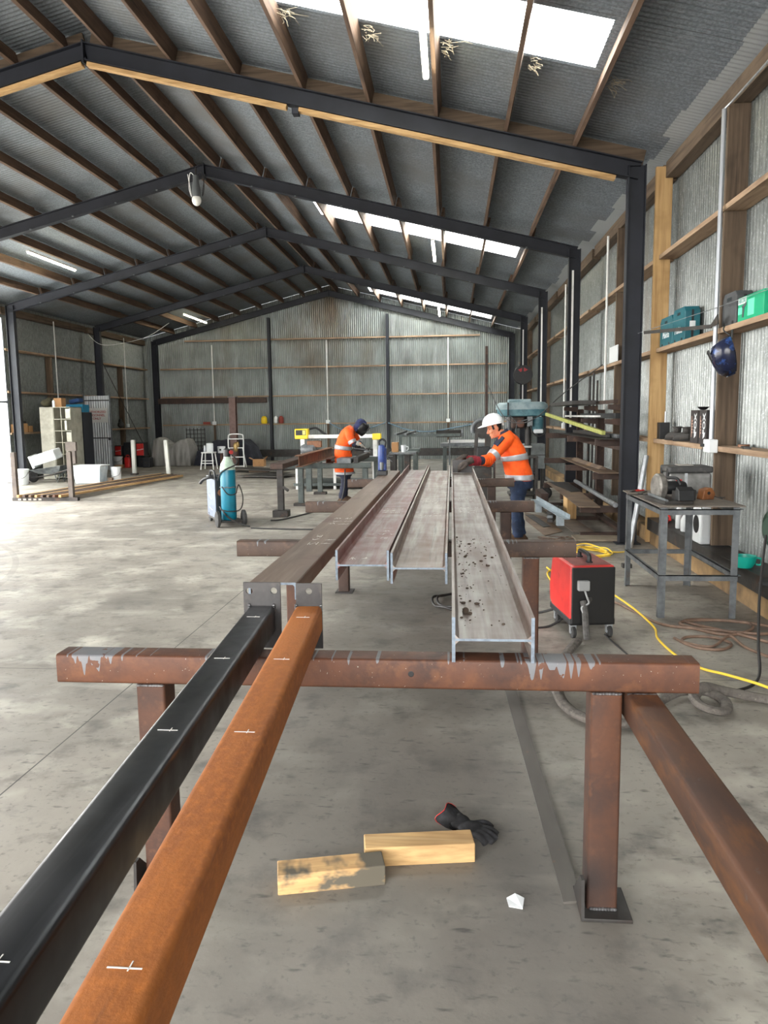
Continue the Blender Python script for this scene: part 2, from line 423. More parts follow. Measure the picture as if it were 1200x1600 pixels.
tag(MB().bx(-1.945,-1.862,9.815,9.94,top(-1.88)-.30,top(-1.88)-.236).build('hanger_bracket', NAVY, bevel=.004), 'small black steel hanger bracket between pale packers under the nearest rafter', 'bracket')
for a, b, d in ((XR+.02,2.30,'right'),(XR-.02,-11.3,'left')):
    tag(slope_bar('blocking_plank', a, b, 9.945, 9.99, .004, .18, OLDT['X']), 'long brown timber plank standing on top of the nearest rafter, %s slope' % d, 'timber')
tag(MB().bx(2.445,2.64,9.86,9.91,0.02,4.56).build('timber_post', PALE['Z'], bevel=.003), 'tall pale pine post beside the nearest right steel column', 'post')

# ------------------------------------------------------------------ purlins
BAYS = [(YF,9.93),(10.0,14.60),(14.62,19.40),(19.42,24.30),(24.32,29.15)]
BN = ['roof bay before the nearest frame','roof bay behind the nearest frame','roof bay behind the second frame','roof bay behind the third frame','last roof bay at the gable']
OR2 = ['first','second','third','fourth','fifth','sixth','seventh','eighth']
for b, (ya, yb) in enumerate(BAYS):
    for sgn in (1,-1):
        ds = [.24,1.05,1.86,2.68,3.5,4.32,5.15,5.97] if sgn > 0 else [.20,.86,1.66,2.50,3.34,4.18,5.04,5.92]
        for k, dd in enumerate(ds):
            x = XR+sgn*dd+(.0 if b % 2 else .05*sgn); n = Vector((sgn*NX,0,NZ)); c = Vector((x,0,ZR-dd*SL-(.0 if b % 2 else .05*SL)))
            p = c+n*.098; mm = MB(); mm.prism([(-.024,-.094),(.024,-.094),(.024,.094),(-.024,.094)], (p.x,ya,p.z), (p.x,yb,p.z), up=n)
            o = mm.build('purlin', ROOFT['Y'], bevel=.003)
            tag(o, '%s brown timber purlin down from the ridge, %s slope, %s' % (OR2[k], 'right' if sgn > 0 else 'left', BN[b]), 'purlin', 'timber roof purlins')

# ------------------------------------------------------------------ right wall framing
RB = [(YF,9.84),(9.945,14.46),(14.68,19.26),(19.48,24.16),(24.38,29.12)]
WN = ['wall bay before the nearest column','wall bay behind the nearest column','wall bay behind the second column','wall bay behind the third column','last wall bay at the gable']
for b, (ya, yb) in enumerate(RB):
    for z, d in ((1.275,'lowest'),(2.375,'middle'),(3.48,'upper')):
        o = MB().bx(2.50, WX-.015, ya, yb, z, z+.05).build('girt', GIRT['Y'], bevel=.003)
        tag(o, '%s flat timber girt on the right wall, %s' % (d, WN[b]), 'girt', 'timber girts of the right wall')
    o = MB().bx(2.55, WX-.015, ya, yb, 4.42, 4.60).build('eaves_beam', OLDT['Y'], bevel=.003)
    tag(o, 'brown timber eaves beam along the top of the right wall, %s' % WN[b], 'beam', 'timber eaves beams of the right wall')
for b, y in enumerate((7.60,12.30,17.0,21.8,26.6)):
    for z0, z1 in ((.36,1.272),(1.328,2.372),(2.428,3.476),(3.533,4.415)):
        o = MB().bx(2.51, WX-.015, y, y+.05, z0, z1).build('wall_stud', OLDT['Z'], bevel=.003)
        tag(o, 'timber stud, right wall, %s, %s' % ({.36:'below the lowest girt',1.328:'above the lowest girt',2.428:'above the middle girt',3.533:'under the eaves'}[z0], WN[b]), 'stud', 'timber studs of the right wall')
bb = MB().bx(2.50, WX-.015, YF, 29.0, 0, .19).build('baseboard_right', pm('base_timber', (150,122,84), [((96,78,58), 3, .4, .7, 5)], rough=.85, world=True), bevel=.004)
struct(bb, 'dirty pale timber base board along the foot of the right wall', 'baseboard')
tag(MB().prism([(-.13,-.075),(.13,-.075),(.13,-.06),(-.115,-.06),(-.115,.06),(.13,.06),(.13,.075),(-.13,.075)], (2.575,YF,.268), (2.575,9.80,.268)).build('channel_ledge', DSTEEL),
    'dark steel channel lying as a ledge along the foot of the near right wall', 'steel channel')

# ------------------------------------------------------------------ gable framing
for x, d in ((-6.87,'left'),(-2.38,'right')):
    tag(MB().prism(hprof(.10,.12,.01,.008), (x,29.11,.0), (x,29.11,top(x)-.36), up=(0,1,0)).build('gable_post', NAVY), '%s of the two dark steel posts standing against the gable wall' % d, 'post', 'gable posts')
for z, d in ((1.36,'lowest'),(2.42,'second'),(3.49,'third'),(4.54,'highest')):
    hw = 6.60 if z < 4.5 else 5.6
    for x0, x1, e in ((XR-hw,-6.94,'left'),(-6.80,-2.45,'middle'),(-2.31,XR+hw,'right')):
        tag(MB().bx(x0, x1, 29.10, 29.205, z, z+.05).build('girt', GIRT['X'], bevel=.002), '%s timber girt up the gable wall, %s third of its width' % (d, e), 'girt', 'timber girts of the gable wall')
tag(MB().bx(XR-6.6, XR+6.6, 29.0, 29.04, .14, .42).build('base_rail', DSTEEL), 'long dark steel rail along the foot of the gable wall', 'rail')
for x, d in ((-9.08,'left'),(-4.67,'middle'),(-.12,'right')):
    t = T('conduit', '%s pale conduit dropping down the gable wall to a white socket' % d, 'conduit', (x,29.07,0), group='conduits of the gable wall')
    MB().cyl((0,0,1.4), (0,0,4.5 if x > -5 else 4.4), .022, 8).build('pipe', WHITEM, t, smooth=True)
    MB().box((0,-.01,1.45), (.15,.07,.13)).build('socket_box', WHITEP, t, bevel=.01)
    MB().bx(-.04,.04,-.0,.025,.45,1.36).build('backing_stud', OLDT['Z'], t)

# ------------------------------------------------------------------ left wall framing
for b, (ya, yb, w) in enumerate(((19.50,24.16,'bay with the locker'),(24.38,29.0,'last bay at the gable'))):
    for z, d in ((1.275,'lowest'),(2.375,'middle'),(3.48,'upper')):
        tag(MB().bx(LX+.016, LX+.22, ya, yb, z, z+.05).build('girt', GIRT['Y'], bevel=.003), '%s timber girt on the far left wall, %s' % (d, w), 'girt', 'timber girts of the left wall')
    tag(MB().bx(LX+.016, LX+.17, ya, yb, 4.42, 4.6).build('eaves_beam', OLDT['Y'], bevel=.003), 'brown timber eaves beam topping the far left wall, %s' % w, 'beam', 'timber eaves beams of the left wall')
    y = (ya+yb)/2
    for z0, z1, e in ((.05,1.27,'below the lowest girt'),(1.33,2.37,'above the lowest girt'),(2.43,3.475,'above the middle girt')):
        tag(MB().bx(LX+.016, LX+.2, y, y+.05, z0, z1).build('wall_stud', OLDT['Z'], bevel=.003), 'timber stud, far left wall, %s, %s' % (e, w), 'stud', 'timber studs of the left wall')
    t = T('conduit', 'thin pale conduit down the far left wall, %s' % w, 'conduit', (LX+.24,y+.2,0))
    MB().cyl((0,0,1.36), (0,0,4.5), .016, 8).build('pipe', WHITEM, t, smooth=True)
    MB().box((.0,0,1.42), (.06,.12,.12)).build('socket_box', WHITEP, t, bevel=.008)
# open side: sliding leaf and header
dl = MB(); ysd = corr_pts(15.6, 19.2); DX = LX+.31
for a, b in zip(ysd, ysd[1:]):
    dl.add([(DX+corr(a,.01),a,.05),(DX+corr(b,.01),b,.05),(DX+corr(b,.01),b,4.25),(DX+corr(a,.01),a,4.25)], [(0,1,2,3)])
dl = struct(dl.build('door_1', sk, smooth=True, ang=80), 'white translucent corrugated sliding door leaf at the far left opening', 'door')
MB().bx(DX-.03,DX+.03,19.2,19.24,.03,4.27).build('door_edge', ALU, dl)
MB().bx(DX-.03,DX+.03,15.6,19.2,2.1,2.16).build('door_rail', ALU, dl)
struct(MB().bx(LX-.05,LX+.25,2.0,19.2,4.32,4.56).build('trim_1', NAVY), 'dark steel header over the open left side', 'trim')

# ------------------------------------------------------------------ light: daylight through the open end, the open side and the skylights
w = bpy.data.worlds.new('sky'); SC.world = w; w.use_nodes = True; N = w.node_tree.nodes; L = w.node_tree.links
bg = N['Background']; tc = N.new('ShaderNodeTexCoord'); sp = N.new('ShaderNodeSeparateXYZ'); L.new(tc.outputs['Generated'], sp.inputs[0])
rm = N.new('ShaderNodeValToRGB'); L.new(sp.outputs[2], rm.inputs[0])
rm.color_ramp.elements[0].position = .0; rm.color_ramp.elements[0].color = (1,.975,.93,1); rm.color_ramp.elements[1].position = .6; rm.color_ramp.elements[1].color = (3.0,3.02,3.0,1)
L.new(rm.outputs[0], bg.inputs[0]); bg.inputs[1].default_value = 1.5
def portal(loc, rot, sx, sy):
    l = bpy.data.lights.new('daylight_portal','AREA'); l.shape = 'RECTANGLE'; l.size = sx; l.size_y = sy; l.cycles.is_portal = True
    o = bpy.data.objects.new('daylight_portal', l); COL.objects.link(o); o.location = loc; o.rotation_euler = rot
portal((XR,YF-.02,3.1), (radians(90),0,0), 14.4, 6.2)
portal((LX-.3,10.6,2.2), (0,radians(-90),0), 4.4, 17.4)
sl = bpy.data.lights.new('veiled_sun','SUN'); sl.energy = 1.5; sl.angle = radians(55); sl.color = (1,.97,.92)
so = bpy.data.objects.new('veiled_sun', sl); COL.objects.link(so); so.rotation_euler = Vector((.80,.18,-.56)).to_track_quat('-Z','Y').to_euler()
SC.view_settings.view_transform = 'Standard'; SC.view_settings.look = 'None'; SC.view_settings.gamma = 1; SC.view_settings.use_curve_mapping = False
SC.view_settings.exposure = 2.5
SC.cycles.use_denoising = True; SC.cycles.max_bounces = 8; SC.cycles.diffuse_bounces = 5; SC.cycles.glossy_bounces = 3; SC.cycles.sample_clamp_indirect = 6
# ------------------------------------------------------------------ trestles and the steel on them
CHALK = pm('chalk', (225,222,216), rough=.9)
CUT = pm('cut_steel_end', (126,138,150), [((92,100,110), 40, .4, .7, 3)], rough=.5, metal=.3)
WELD = pm('weld_bead', (150,150,152), [((60,58,58), 60, .4, .7, 3)], rough=.35, metal=.8)
def drip_mat(name, base, layers, amount):
    m = pm(name, base, layers, rough=.6, metal=.15, bump=(60,.1))
    def drips(N, L, col):
        tc = N.new('ShaderNodeTexCoord'); s = N.new('ShaderNodeSeparateXYZ'); L.new(tc.outputs['Object'], s.inputs[0])
        def n1(sc, det=2):
            c = N.new('ShaderNodeCombineXYZ'); L.new(math_n(N, L, 'MULTIPLY', s.outputs[0], sc), c.inputs[0])
            t = N.new('ShaderNodeTexNoise'); t.inputs['Scale'].default_value = 1; t.inputs['Detail'].default_value = det; L.new(c.outputs[0], t.inputs['Vector']); return t.outputs['Fac']
        area = n1(2.6, 1); fine = n1(42, 1)
        depth = math_n(N, L, 'SUBTRACT', .05, s.outputs[2])
        v = math_n(N, L, 'SUBTRACT', math_n(N, L, 'ADD', math_n(N, L, 'MULTIPLY', area, 1.0), math_n(N, L, 'MULTIPLY', fine, .8)), math_n(N, L, 'MULTIPLY', depth, 3.2))
        k = math_n(N, L, 'GREATER_THAN', v, amount)
        tn = N.new('ShaderNodeTexNoise'); tn.inputs['Scale'].default_value = 18; tn.inputs['Detail'].default_value = 4; L.new(tc.outputs['Object'], tn.inputs['Vector'])
        k2 = math_n(N, L, 'GREATER_THAN', tn.outputs['Fac'], .36)
        col = mix_n(N, L, math_n(N, L, 'MULTIPLY', math_n(N, L, 'MULTIPLY', k, k2), .7), col, (118,126,132))
        sp = N.new('ShaderNodeTexNoise'); sp.inputs['Scale'].default_value = 110; L.new(tc.outputs['Object'], sp.inputs['Vector'])
        return mix_n(N, L, math_n(N, L, 'MULTIPLY', math_n(N, L, 'GREATER_THAN', sp.outputs['Fac'], .74), .6), col, (176,170,160))
    return overlay(m, drips)
BAR1 = drip_mat('dripped_rusty_bar', (98,60,40), [((66,43,34), 7, .38, .7, 5), ((116,74,46), 12, .55, .8, 4)], .975)
BAR2 = drip_mat('dripped_brown_bar', (80,62,52), [((56,44,38), 5, .38, .7, 5), ((108,82,64), 9, .55, .8, 4)], 1.10)
TY = [2.47, 4.83, 7.08, 9.58]
TD = ['nearest rusty steel trestle with paint drips, its stretcher running towards the camera','second rusty steel trestle, its right end beside the red welder','third brown steel trestle counted from the front, under the four long sections','farthest of the four brown trestles, in front of the worker in the white helmet']
for i, y in enumerate(TY):
    t = T('steel_trestle', TD[i], 'trestle', (-.28,y,0), group='steel trestles')
    x0, x1 = ((-1.06,1.06),(-1.10,1.05),(-1.08,1.03),(-1.02,1.05))[i]
    MB().prism(rprof(.10,.10,.010), (x0,0,0), (x1,0,0)).build('top_bar', BAR1 if i == 0 else BAR2, t, smooth=True, loc=(0,0,.81))
    for lx in (-.735,.775):
        g = MB().prism(rprof(.10,.10,.010), (lx,0,.012), (lx,0,.758), up=(0,1,0)).build('leg', RUST if i < 2 else RUSTD, t, smooth=True)
        MB().bx(lx-.075, lx+.09, -.10, .08, 0, .012).build('foot_plate', DSTEEL, g, bevel=.002)
        if i < 2:
            MB().poly([(lx-.075,-.10,.012),(lx-.075,.05,.012),(lx-.075,.05,.03),(lx-.075,-.06,.14),(lx-.075,-.09,.14)], .010, 'X').build('gusset', DSTEEL, g)
            wd = MB()
            for k in range(9): wd.ell((lx-.035+k*.0095,-.052,.016), (.008,.007,.006), 8, 5)
            wd.build('weld_bead', WELD, g, smooth=True); wd = MB()
            for k in range(9): wd.ell((lx-.04+k*.010,-.050,.757), (.008,.006,.005), 8, 5)
            wd.build('weld_bead', WELD, g, smooth=True)
    if i == 0:
        m = MB(); m.prism(rprof(.10,.095,.010), (.885,.05,.7115), (.90,-3.0,.7115))
        s = m.build('stretcher', pm('stretcher_rust', (96,64,46), [((70,50,42), (9,2,9), .42, .72, 5), ((128,82,44), (16,5,16), .5, .8, 4), ((92,84,80), 30, .66, .8, 3)], rough=.58, metal=.15), t, smooth=True)
        wd = MB()
        for k in range(8): wd.ell((.845+k*.011,-.052,.756), (.009,.007,.006), 8, 5)
        wd.build('weld_bead', WELD, s, smooth=True)
        # burnt hole left by the cutter in the bar face
        wd = MB(); wd.lathe([(.0,-.0512),(.008,-.0512),(.010,-.0505),(.010,-.049)], 16, (.147,0,.812), 'Y')
        wd.build('bolt_scar', pm('scar', (26,24,24), rough=.6), t)

def scrib(mb, o, ux, uy, w, h, seed, r=.0022, rows=1, n=9):
    """handwriting-like chalk strokes on a plane"""
    rnd = random.Random(seed); o = Vector(o); ux = Vector(ux); uy = Vector(uy)
    for q in range(rows):
        x = 0
        while x < w:
            pts = []; cw = h*rnd.uniform(.4,.8)
            a, b = rnd.uniform(.5,1), rnd.uniform(0,.5)
            for k in range(6):
                pts.append(o+ux*(x+cw*(k/5 if rnd.random() < .7 else rnd.random()))+uy*((q*1.5*h)+h*(a if k % 2 else b)*rnd.uniform(.7,1.1)))
            if rnd.random() < .85: mb.tube(pts, r, 4, flat=.25)
            x += cw*1.35
    return mb
def beam_mat(name, base, red, pale, amt):
    return pm(name, base, [(red, (3.,.35,3.), .42, .66, 4), (pale, (16,.9,16), .46+amt, .78+amt, 4), ((92,80,74), (40,1.2,40), .58, .8, 4), ((196,190,186), (60,14,60), .68, .85, 4)], rough=.42, metal=.25, rvar=(5.,.32,.55))
def ubeam(name, x0, x1, ya, yb, mats, label, seed, scr, z0=.861):
    """I-section lying on its flange edges: web horizontal"""
    w = x1-x0; h = .148; m = MB(); prof = hprof(h, w, .011, .008)
    # rotate section: flanges left/right
    prof = [(b, a) for a, b in prof]
    cx, cz = (x0+x1)/2, z0+h/2
    m.prism(prof, (cx,ya,cz), (cx,yb,cz), cap=False)
    n = len(prof); m.mi = 1
    for y in (ya, yb): m.add([(cx+a,y,cz+b) for a, b in prof], [(11,0,1,2,3,10),(3,4,9,10),(4,5,6,7,8,9)])
    # fillets between web and flange
    m.mi = 0
    for sx in (-1,1):
        xe = cx+sx*(w/2-.011)
        for sz in (1,-1):
            m.prism([(0,0),(-sx*.012,0),(0,sz*.012)], (xe,ya+.0005,cz+sz*.004), (xe,yb-.0005,cz+sz*.004))
    m.mi = 2
    for (yy, ww, hh, rows) in scr: scrib(m, (x0+.05,yy,cz+.0045), (1,0,0), (0,1,0), ww, hh, seed+int(yy*10), rows=rows)
    return m.build(name, mats)
B_R = beam_mat('beam_mill_scale', (126,112,104), (112,90,80), (172,168,164), -.04)
B_M = beam_mat('beam_mill_scale_grey', (130,116,106), (122,94,82), (172,168,162), -.02)
B_L = beam_mat('beam_mill_scale_red', (126,104,98), (134,76,72), (170,164,160), .02)
ub = [ubeam('steel_beam', .0, .262, 2.40, 9.75, [B_R,CUT,CHALK], 'rightmost long steel I-beam lying on the trestles, strewn with mud crumbs', 3, [(5.6,.15,.06,4),(6.4,.12,.06,3),(4.5,.12,.004,1)]),
      ubeam('steel_beam', -.288, -.02, 3.55, 9.90, [B_M,CUT,CHALK], 'grey steel I-beam lying between the red streaked beam and the mud strewn beam', 5, [(5.4,.12,.07,2),(6.2,.14,.06,3)]),
      ubeam('steel_beam', -.560, -.300, 3.62, 10.05, [B_L,CUT,CHALK], 'red streaked steel I-beam with chalk writing, lying right of the brown channel', 8, [(3.75,.14,.08,1),(4.4,.14,.09,3),(5.6,.15,.07,3)])]
for i, o in enumerate(ub): tag(o, o['label'] if 'label' in o else '', 'beam')
for o, l in zip(ub, ('rightmost long steel I-beam lying on the trestles, strewn with mud crumbs','grey steel I-beam lying between the red streaked beam and the mud strewn beam','red streaked steel I-beam with chalk writing, lying right of the brown channel')):
    tag(o, l, 'beam', 'long I-beams on the trestles')
# channel, web up
m = MB(); cp = [(-.107,-.0375),(-.097,-.0375),(-.097,.020),(-.090,.0275),(.090,.0275),(.097,.020),(.097,-.0375),(.107,-.0375),(.107,.033),(.103,.0375),(-.103,.0375),(-.107,.033)]
m.prism(cp, (-.777,3.22,.899), (-.777,10.0,.899), cap=False); m.mi = 1
for y in (3.22,10.0): m.add([(-.777+a,y,.899+b) for a, b in cp], [(0,1,2,11),(2,3,10,11),(3,4,9,10),(4,5,8,9),(5,6,7,8)])
m.mi = 2
for yy, r in ((4.2,3),(5.0,3)): scrib(m, (-.82,yy,.937), (1,0,0), (0,1,0), .12, .09, 20+int(yy), rows=r)
tag(m.build('steel_channel', [pm('channel_brown', (118,98,84), [((92,76,66), (5,.6,5), .4, .68, 4), ((142,124,110), (22,1.2,22), .52, .8, 4), ((86,56,50), 3, .6, .8, 3)], rough=.5, metal=.2),CUT,CHALK]), 'long brown steel channel lying web up, leftmost of the sections on the trestles', 'steel channel')

def holed(outline, holes, th):
    cu = bpy.data.curves.new('plate','CURVE'); cu.dimensions = '2D'; cu.fill_mode = 'BOTH'; cu.extrude = th/2
    for pts in [outline]+[[(x+r*cos(2*pi*k/16), y+r*sin(2*pi*k/16)) for k in range(16)] for x, y, r in holes]:
        s = cu.splines.new('POLY'); s.points.add(len(pts)-1); s.use_cyclic_u = True
        for p, q in zip(s.points, pts): p.co = (q[0],q[1],0,1)
    ob = bpy.data.objects.new('plate', cu); COL.objects.link(ob); bpy.context.view_layer.update()
    me = bpy.data.meshes.new_from_object(ob.evaluated_get(bpy.context.evaluated_depsgraph_get()))
    mb = MB(); mb.add([v.co.copy() for v in me.vertices], [tuple(p.vertices) for p in me.polygons])
    bpy.data.objects.remove(ob); bpy.data.curves.remove(cu); bpy.data.meshes.remove(me)
    return mb
MILL = pm('black_mill_scale', (44,46,50), [((32,34,37), (9,1.2,9), .4, .7, 4), ((70,72,75), (26,1.6,26), .58, .85, 3), ((116,84,54), (30,2.2,30), .74, .86, 3)], rough=.34, metal=.45, rvar=(9.,.28,.46))
ORANGE = pm('orange_rust', (174,104,42), [((132,74,34), (7,.9,7), .42, .72, 5), ((180,106,44), (60,40,60), .45, .75, 3), ((92,60,42), (26,1.2,26), .62, .82, 4), ((150,132,116), 90, .74, .86, 2)], rough=.78, metal=.05, bump=(120,.15))
PLBLACK = pm('plate_mill_scale', (66,64,64), [((50,49,50), 8, .4, .7, 4), ((88,82,78), 14, .55, .8, 4)], rough=.42, metal=.4)
SLOPE = .0592
for nm, xc, mat_, lab, plt, holes in (
    ('steel_tube', -.6985, MILL, 'black square steel tube with a holed end plate, leftmost of the two near tubes', (-.766,-.628,.80,1.047), ((-.744,1.014,.0125),(-.652,1.016,.0125))),
    ('steel_tube', -.5235, ORANGE, 'orange rusty square steel tube with a holed end plate, beside the black tube', (-.570,-.474,.80,1.044), ((-.522,1.015,.0125),))):
    t = T(nm, lab, 'steel tube', (xc,2.72,.86), group='near square tubes')
    L0 = 3.6
    m = MB(); m.prism(rprof(.098,.099,.013,4), (0,-.004,.0505), (SLOPE*L0,-L0,.0505)); m.mi = 1
    for q in (.16,.62,1.13,1.86,2.5):
        c = Vector((SLOPE*q,-q,.1008)); m.box(c, (.046,.0022,.0008)); m.box(c+Vector((.006,.004,0)), (.0018,.018,.0008))
    m.build('tube', [mat_, CHALK], t, smooth=True)
    x0, x1, z0, z1 = plt
    p = holed([(x0-xc,z0-.86),(x1-xc,z0-.86),(x1-xc,z1-.86),(x0-xc,z1-.86)], [(a-xc,b-.86,r) for a, b, r in holes], .010)
    place(p, Matrix(((1,0,0,0),(0,0,-1,.004),(0,1,0,0),(0,0,0,1))))
    e = p.build('end_plate', [PLBLACK], t)
    wd = MB()
    for sx in (-1,1):
        for k in range(4): wd.ell((sx*.046,-.004,.085+k*.006), (.006,.007,.006), 8, 6)
    wd.build('weld_bead', WELD, e, smooth=True)
# mud crumbs on the right beam
rnd = random.Random(4); m = MB()
for k in range(120):
    a = rnd.random()
    x = .03+.20*rnd.random() if a > .5 else .03+.07*abs(rnd.gauss(0,.5)); y = 2.55+1.9*rnd.random()**1.2
    s = rnd.choice([.002,.002,.003,.003,.004,.004,.006,.008]); c = Vector((x,y,.939+s*.45))
    m.ell(c, (s*rnd.uniform(.7,1.4),s*rnd.uniform(.7,1.4),s*.6), 6, 4, Matrix.Rotation(rnd.random()*3,3,'Z'))
m.ell((.05,2.72,.949), (.012,.014,.012), 8, 6)
tag(m.build('mud_crumbs', pm('mud', (70,58,50), [((96,82,70), 60, .4, .7, 3)], rough=.95)), 'dark dried mud crumbs strewn along the rightmost steel beam', 'dirt', kind='stuff')
# floor bits
tag(MB().poly([(.375,2.46,.0),(.441,2.47,.0),(.378,4.72,.0),(.309,4.72,.0)], .008).build('flat_bar', pm('flat_bar_steel', (112,108,102), [((84,80,76), (3,.8,3), .4, .7, 4), ((140,104,80), 9, .66, .8, 4)], rough=.5, metal=.35)),
    'long flat steel bar lying on the concrete beside the right trestle legs', 'steel bar')
BLK = timber('offcut_timber', (206,170,118), (150,116,76), 'X', (222,194,146))
def block(name, p0, p1, w, h, lab, stain=False):
    d = (Vector(p1)-Vector(p0)).normalized(); L_ = (Vector(p1)-Vector(p0)).length
    t = MB(); t.bx(0, L_, 0, w, 0, h)
    o = t.build(name, BLKS if stain else BLK, bevel=.004); o.location = (*p0,0); o.rotation_euler = (0,0,atan2(d.y,d.x))
    return tag(o, lab, 'timber block', 'timber offcuts on the floor')
BLKS = pm('stained_offcut', (206,168,116), [((150,112,72), (2,30,30), .4, .75, 5), ((92,86,74), (5,3,8), .46, .56, 4)], rough=.85)
block('timber_block', (-.603,2.437), (-.235,2.523), .095, .075, 'stained timber offcut lying on the concrete, nearer of the two offcuts', True)
block('timber_block', (-.320,2.625), (.085,2.685), .10, .075, 'clean pale timber offcut lying on the concrete beside the black glove')
# glove
g = T('glove', 'crumpled black work glove with red hem lying behind the pale offcut', 'glove', (.075,2.87,.0), -.65)
GLV = pm('glove_black', (30,30,32), [((48,48,52), 40, .45, .75, 3)], rough=.9)
m = MB(); m.ell((0,0,.028), (.055,.048,.024), 16, 10); m.ell((-.06,.01,.03), (.04,.042,.026), 14, 10)
for k, (a, l) in enumerate(((-.5,.055),(-.15,.07),(.2,.068),(.55,.05))):
    m.tube(spline([(.02,(-.03+.02*k),.028),(.045+l*.4,-.036+.024*k,.034),(.05+l*.9,-.04+.028*k,.018)],4), [.014]*9, 8)
m.tube(spline([(-.01,.04,.03),(.02,.07,.03),(.05,.075,.016)],4), .013, 8)
m.build('hand', GLV, g, smooth=True, mods=[('REMESH',dict(mode='VOXEL',voxel_size=.006,use_smooth_shade=True))])
cf = MB(); ring = []
for q, (xx, rr, zz) in enumerate(((-.07,.040,.032),(-.10,.046,.036),(-.125,.05,.045))):
    ring.append([Vector((xx+.012*cos(3*a), rr*1.15*cos(a), max(.004, zz+rr*.75*sin(a)))) for a in [2*pi*k/18 for k in range(18)]])
c = cf.loft(ring, cap=False).build('cuff', GLV, g, smooth=True, mods=[('SOLIDIFY',dict(thickness=.003))])
MB().tube(ring[-1], .0014, 6, closed=True).build('hem', REDP, c, smooth=True)
# crumpled black cloth under the bar, cable loop
m = MB(); rnd = random.Random(9)
for k in range(14): m.ell((-.21+.2*rnd.random(),4.68+.12*rnd.random(),.03+.05*rnd.random()), (.05+.04*rnd.random(),.05,.03+.03*rnd.random()), 10, 8, Matrix.Rotation(rnd.random()*3,3,'Z'))
tag(m.build('black_cloth', GLV, smooth=True, mods=[('REMESH',dict(mode='VOXEL',voxel_size=.012,use_smooth_shade=True))]), 'crumpled black cloth on the floor seen under the nearest trestle bar', 'cloth')
lp = [(.10+.27*cos(a)*(1+.05*sin(3*a)), 6.62+.33*sin(a), .014+.012*(1+sin(5*a))) for a in [2*pi*k/40 for k in range(40)]]
lp2 = [(.12+.25*cos(a+1), 6.60+.30*sin(a+1), .034+.010*(1+sin(4*a))) for a in [2*pi*k/40 for k in range(40)]]
tag(MB().tube(lp, .011, 8, closed=True).tube(lp2, .011, 8, closed=True).build('cable_loop', DARKRUBBER, smooth=True), 'dark cable coiled on the floor under the long beams', 'cable')
tag(MB().poly([(.19,2.43,.001),(.235,2.42,.001),(.245,2.47,.006),(.215,2.485,.012),(.185,2.47,.004)], .004).build('paper_scrap', WHITEP), 'small white scrap of paper on the concrete near the right front leg', 'paper')
# magnetic drill standing on the channel
t = T('magnetic_drill', 'blue magnetic drill standing on the far end of the brown channel', 'drill', (-.835,9.25,.938))
BLUEP = pm('blue_paint', (52,76,140), [((38,56,110), 12, .4, .7, 3), ((150,158,172), 16, .66, .8, 3)], rough=.4)
MB().bx(-.06,.06,-.09,.09,.0,.055).build('magnet_base', BLACKP, t, bevel=.006)
MB().bx(-.05,.05,-.02,.07,.055,.33).bx(-.04,.04,-.07,-.02,.14,.30).build('body', BLUEP, t, bevel=.012)
MB().lathe([(.034,.16),(.04,.18),(.04,.34),(.034,.36),(.012,.37)], 20, (0,-.06,.0)).build('motor', BLUEP, t, smooth=True)
MB().lathe([(.006,.06),(.018,.065),(.022,.10),(.024,.16)], 16, (0,-.06,.0)).build('chuck', STEEL, t, smooth=True)
MB().tube(spline([(-.03,.03,.33),(-.04,.03,.40),(0,.03,.43),(.04,.03,.40),(.03,.03,.33)],6), .012, 10).build('handle', BLACKP, t, smooth=True)
for a in (0,2.1,4.2):
    MB().cyl((.05,.03,.22), (.12,.03+.07*cos(a),.22+.07*sin(a)), .006, 8).build('feed_handle', STEEL, t, smooth=True)
# ------------------------------------------------------------------ right wall: bench, tools, boxes
def angle_mb(m, p0, p1, up, w=.045, t=.005):
    return m.prism([(-w/2,-w/2),(w/2,-w/2),(w/2,-w/2+t),(-w/2+t,-w/2+t),(-w/2+t,w/2),(-w/2,w/2)], p0, p1, up)
t = T('work_bench', 'grey steel work bench with angle iron legs standing against the right wall', 'bench', (1.95,6.82,0))
MB().bx(-.32,.34,-.64,.66,.905,.915).build('top_plate', pm('bench_top', (112,104,96), [((84,78,72), 5, .4, .7, 5), ((136,124,110), 12, .55, .8, 3)], rough=.6, metal=.2), t)
for sx, sy in ((-.29,-.60),(.31,-.60),(-.29,.62),(.31,.62)):
    m = MB(); a = 1 if sx < 0 else -1; b = 1 if sy < 0 else -1
    m.bx(min(sx,sx+a*.05), max(sx,sx+a*.05), sy-.003, sy+.003, .0, .9); m.bx(sx-.003, sx+.003, min(sy,sy+b*.05), max(sy,sy+b*.05), .0, .9)
    m.build('leg', STEEL, t)
for x0, x1, y0, y1 in ((-.29,.31,-.607,-.601),(-.29,.31,.621,.627)):
    for z in (.862,.33):
        m = MB().bx(x0, x1, y0, y1, z-.022, z+.022); m.bx(x0, x1, y0 if y0 < 0 else y1-.03, (y0+.03) if y0 < 0 else y1, z+.016, z+.022)
        m.build('rail', STEEL, t)
for x in (-.297,.311):
    for z in (.862,.33):
        MB().bx(x, x+.006, -.6, .62, z-.022, z+.022).bx(x, x+.03, -.6, .62, z+.016, z+.022).build('rail', STEEL, t)
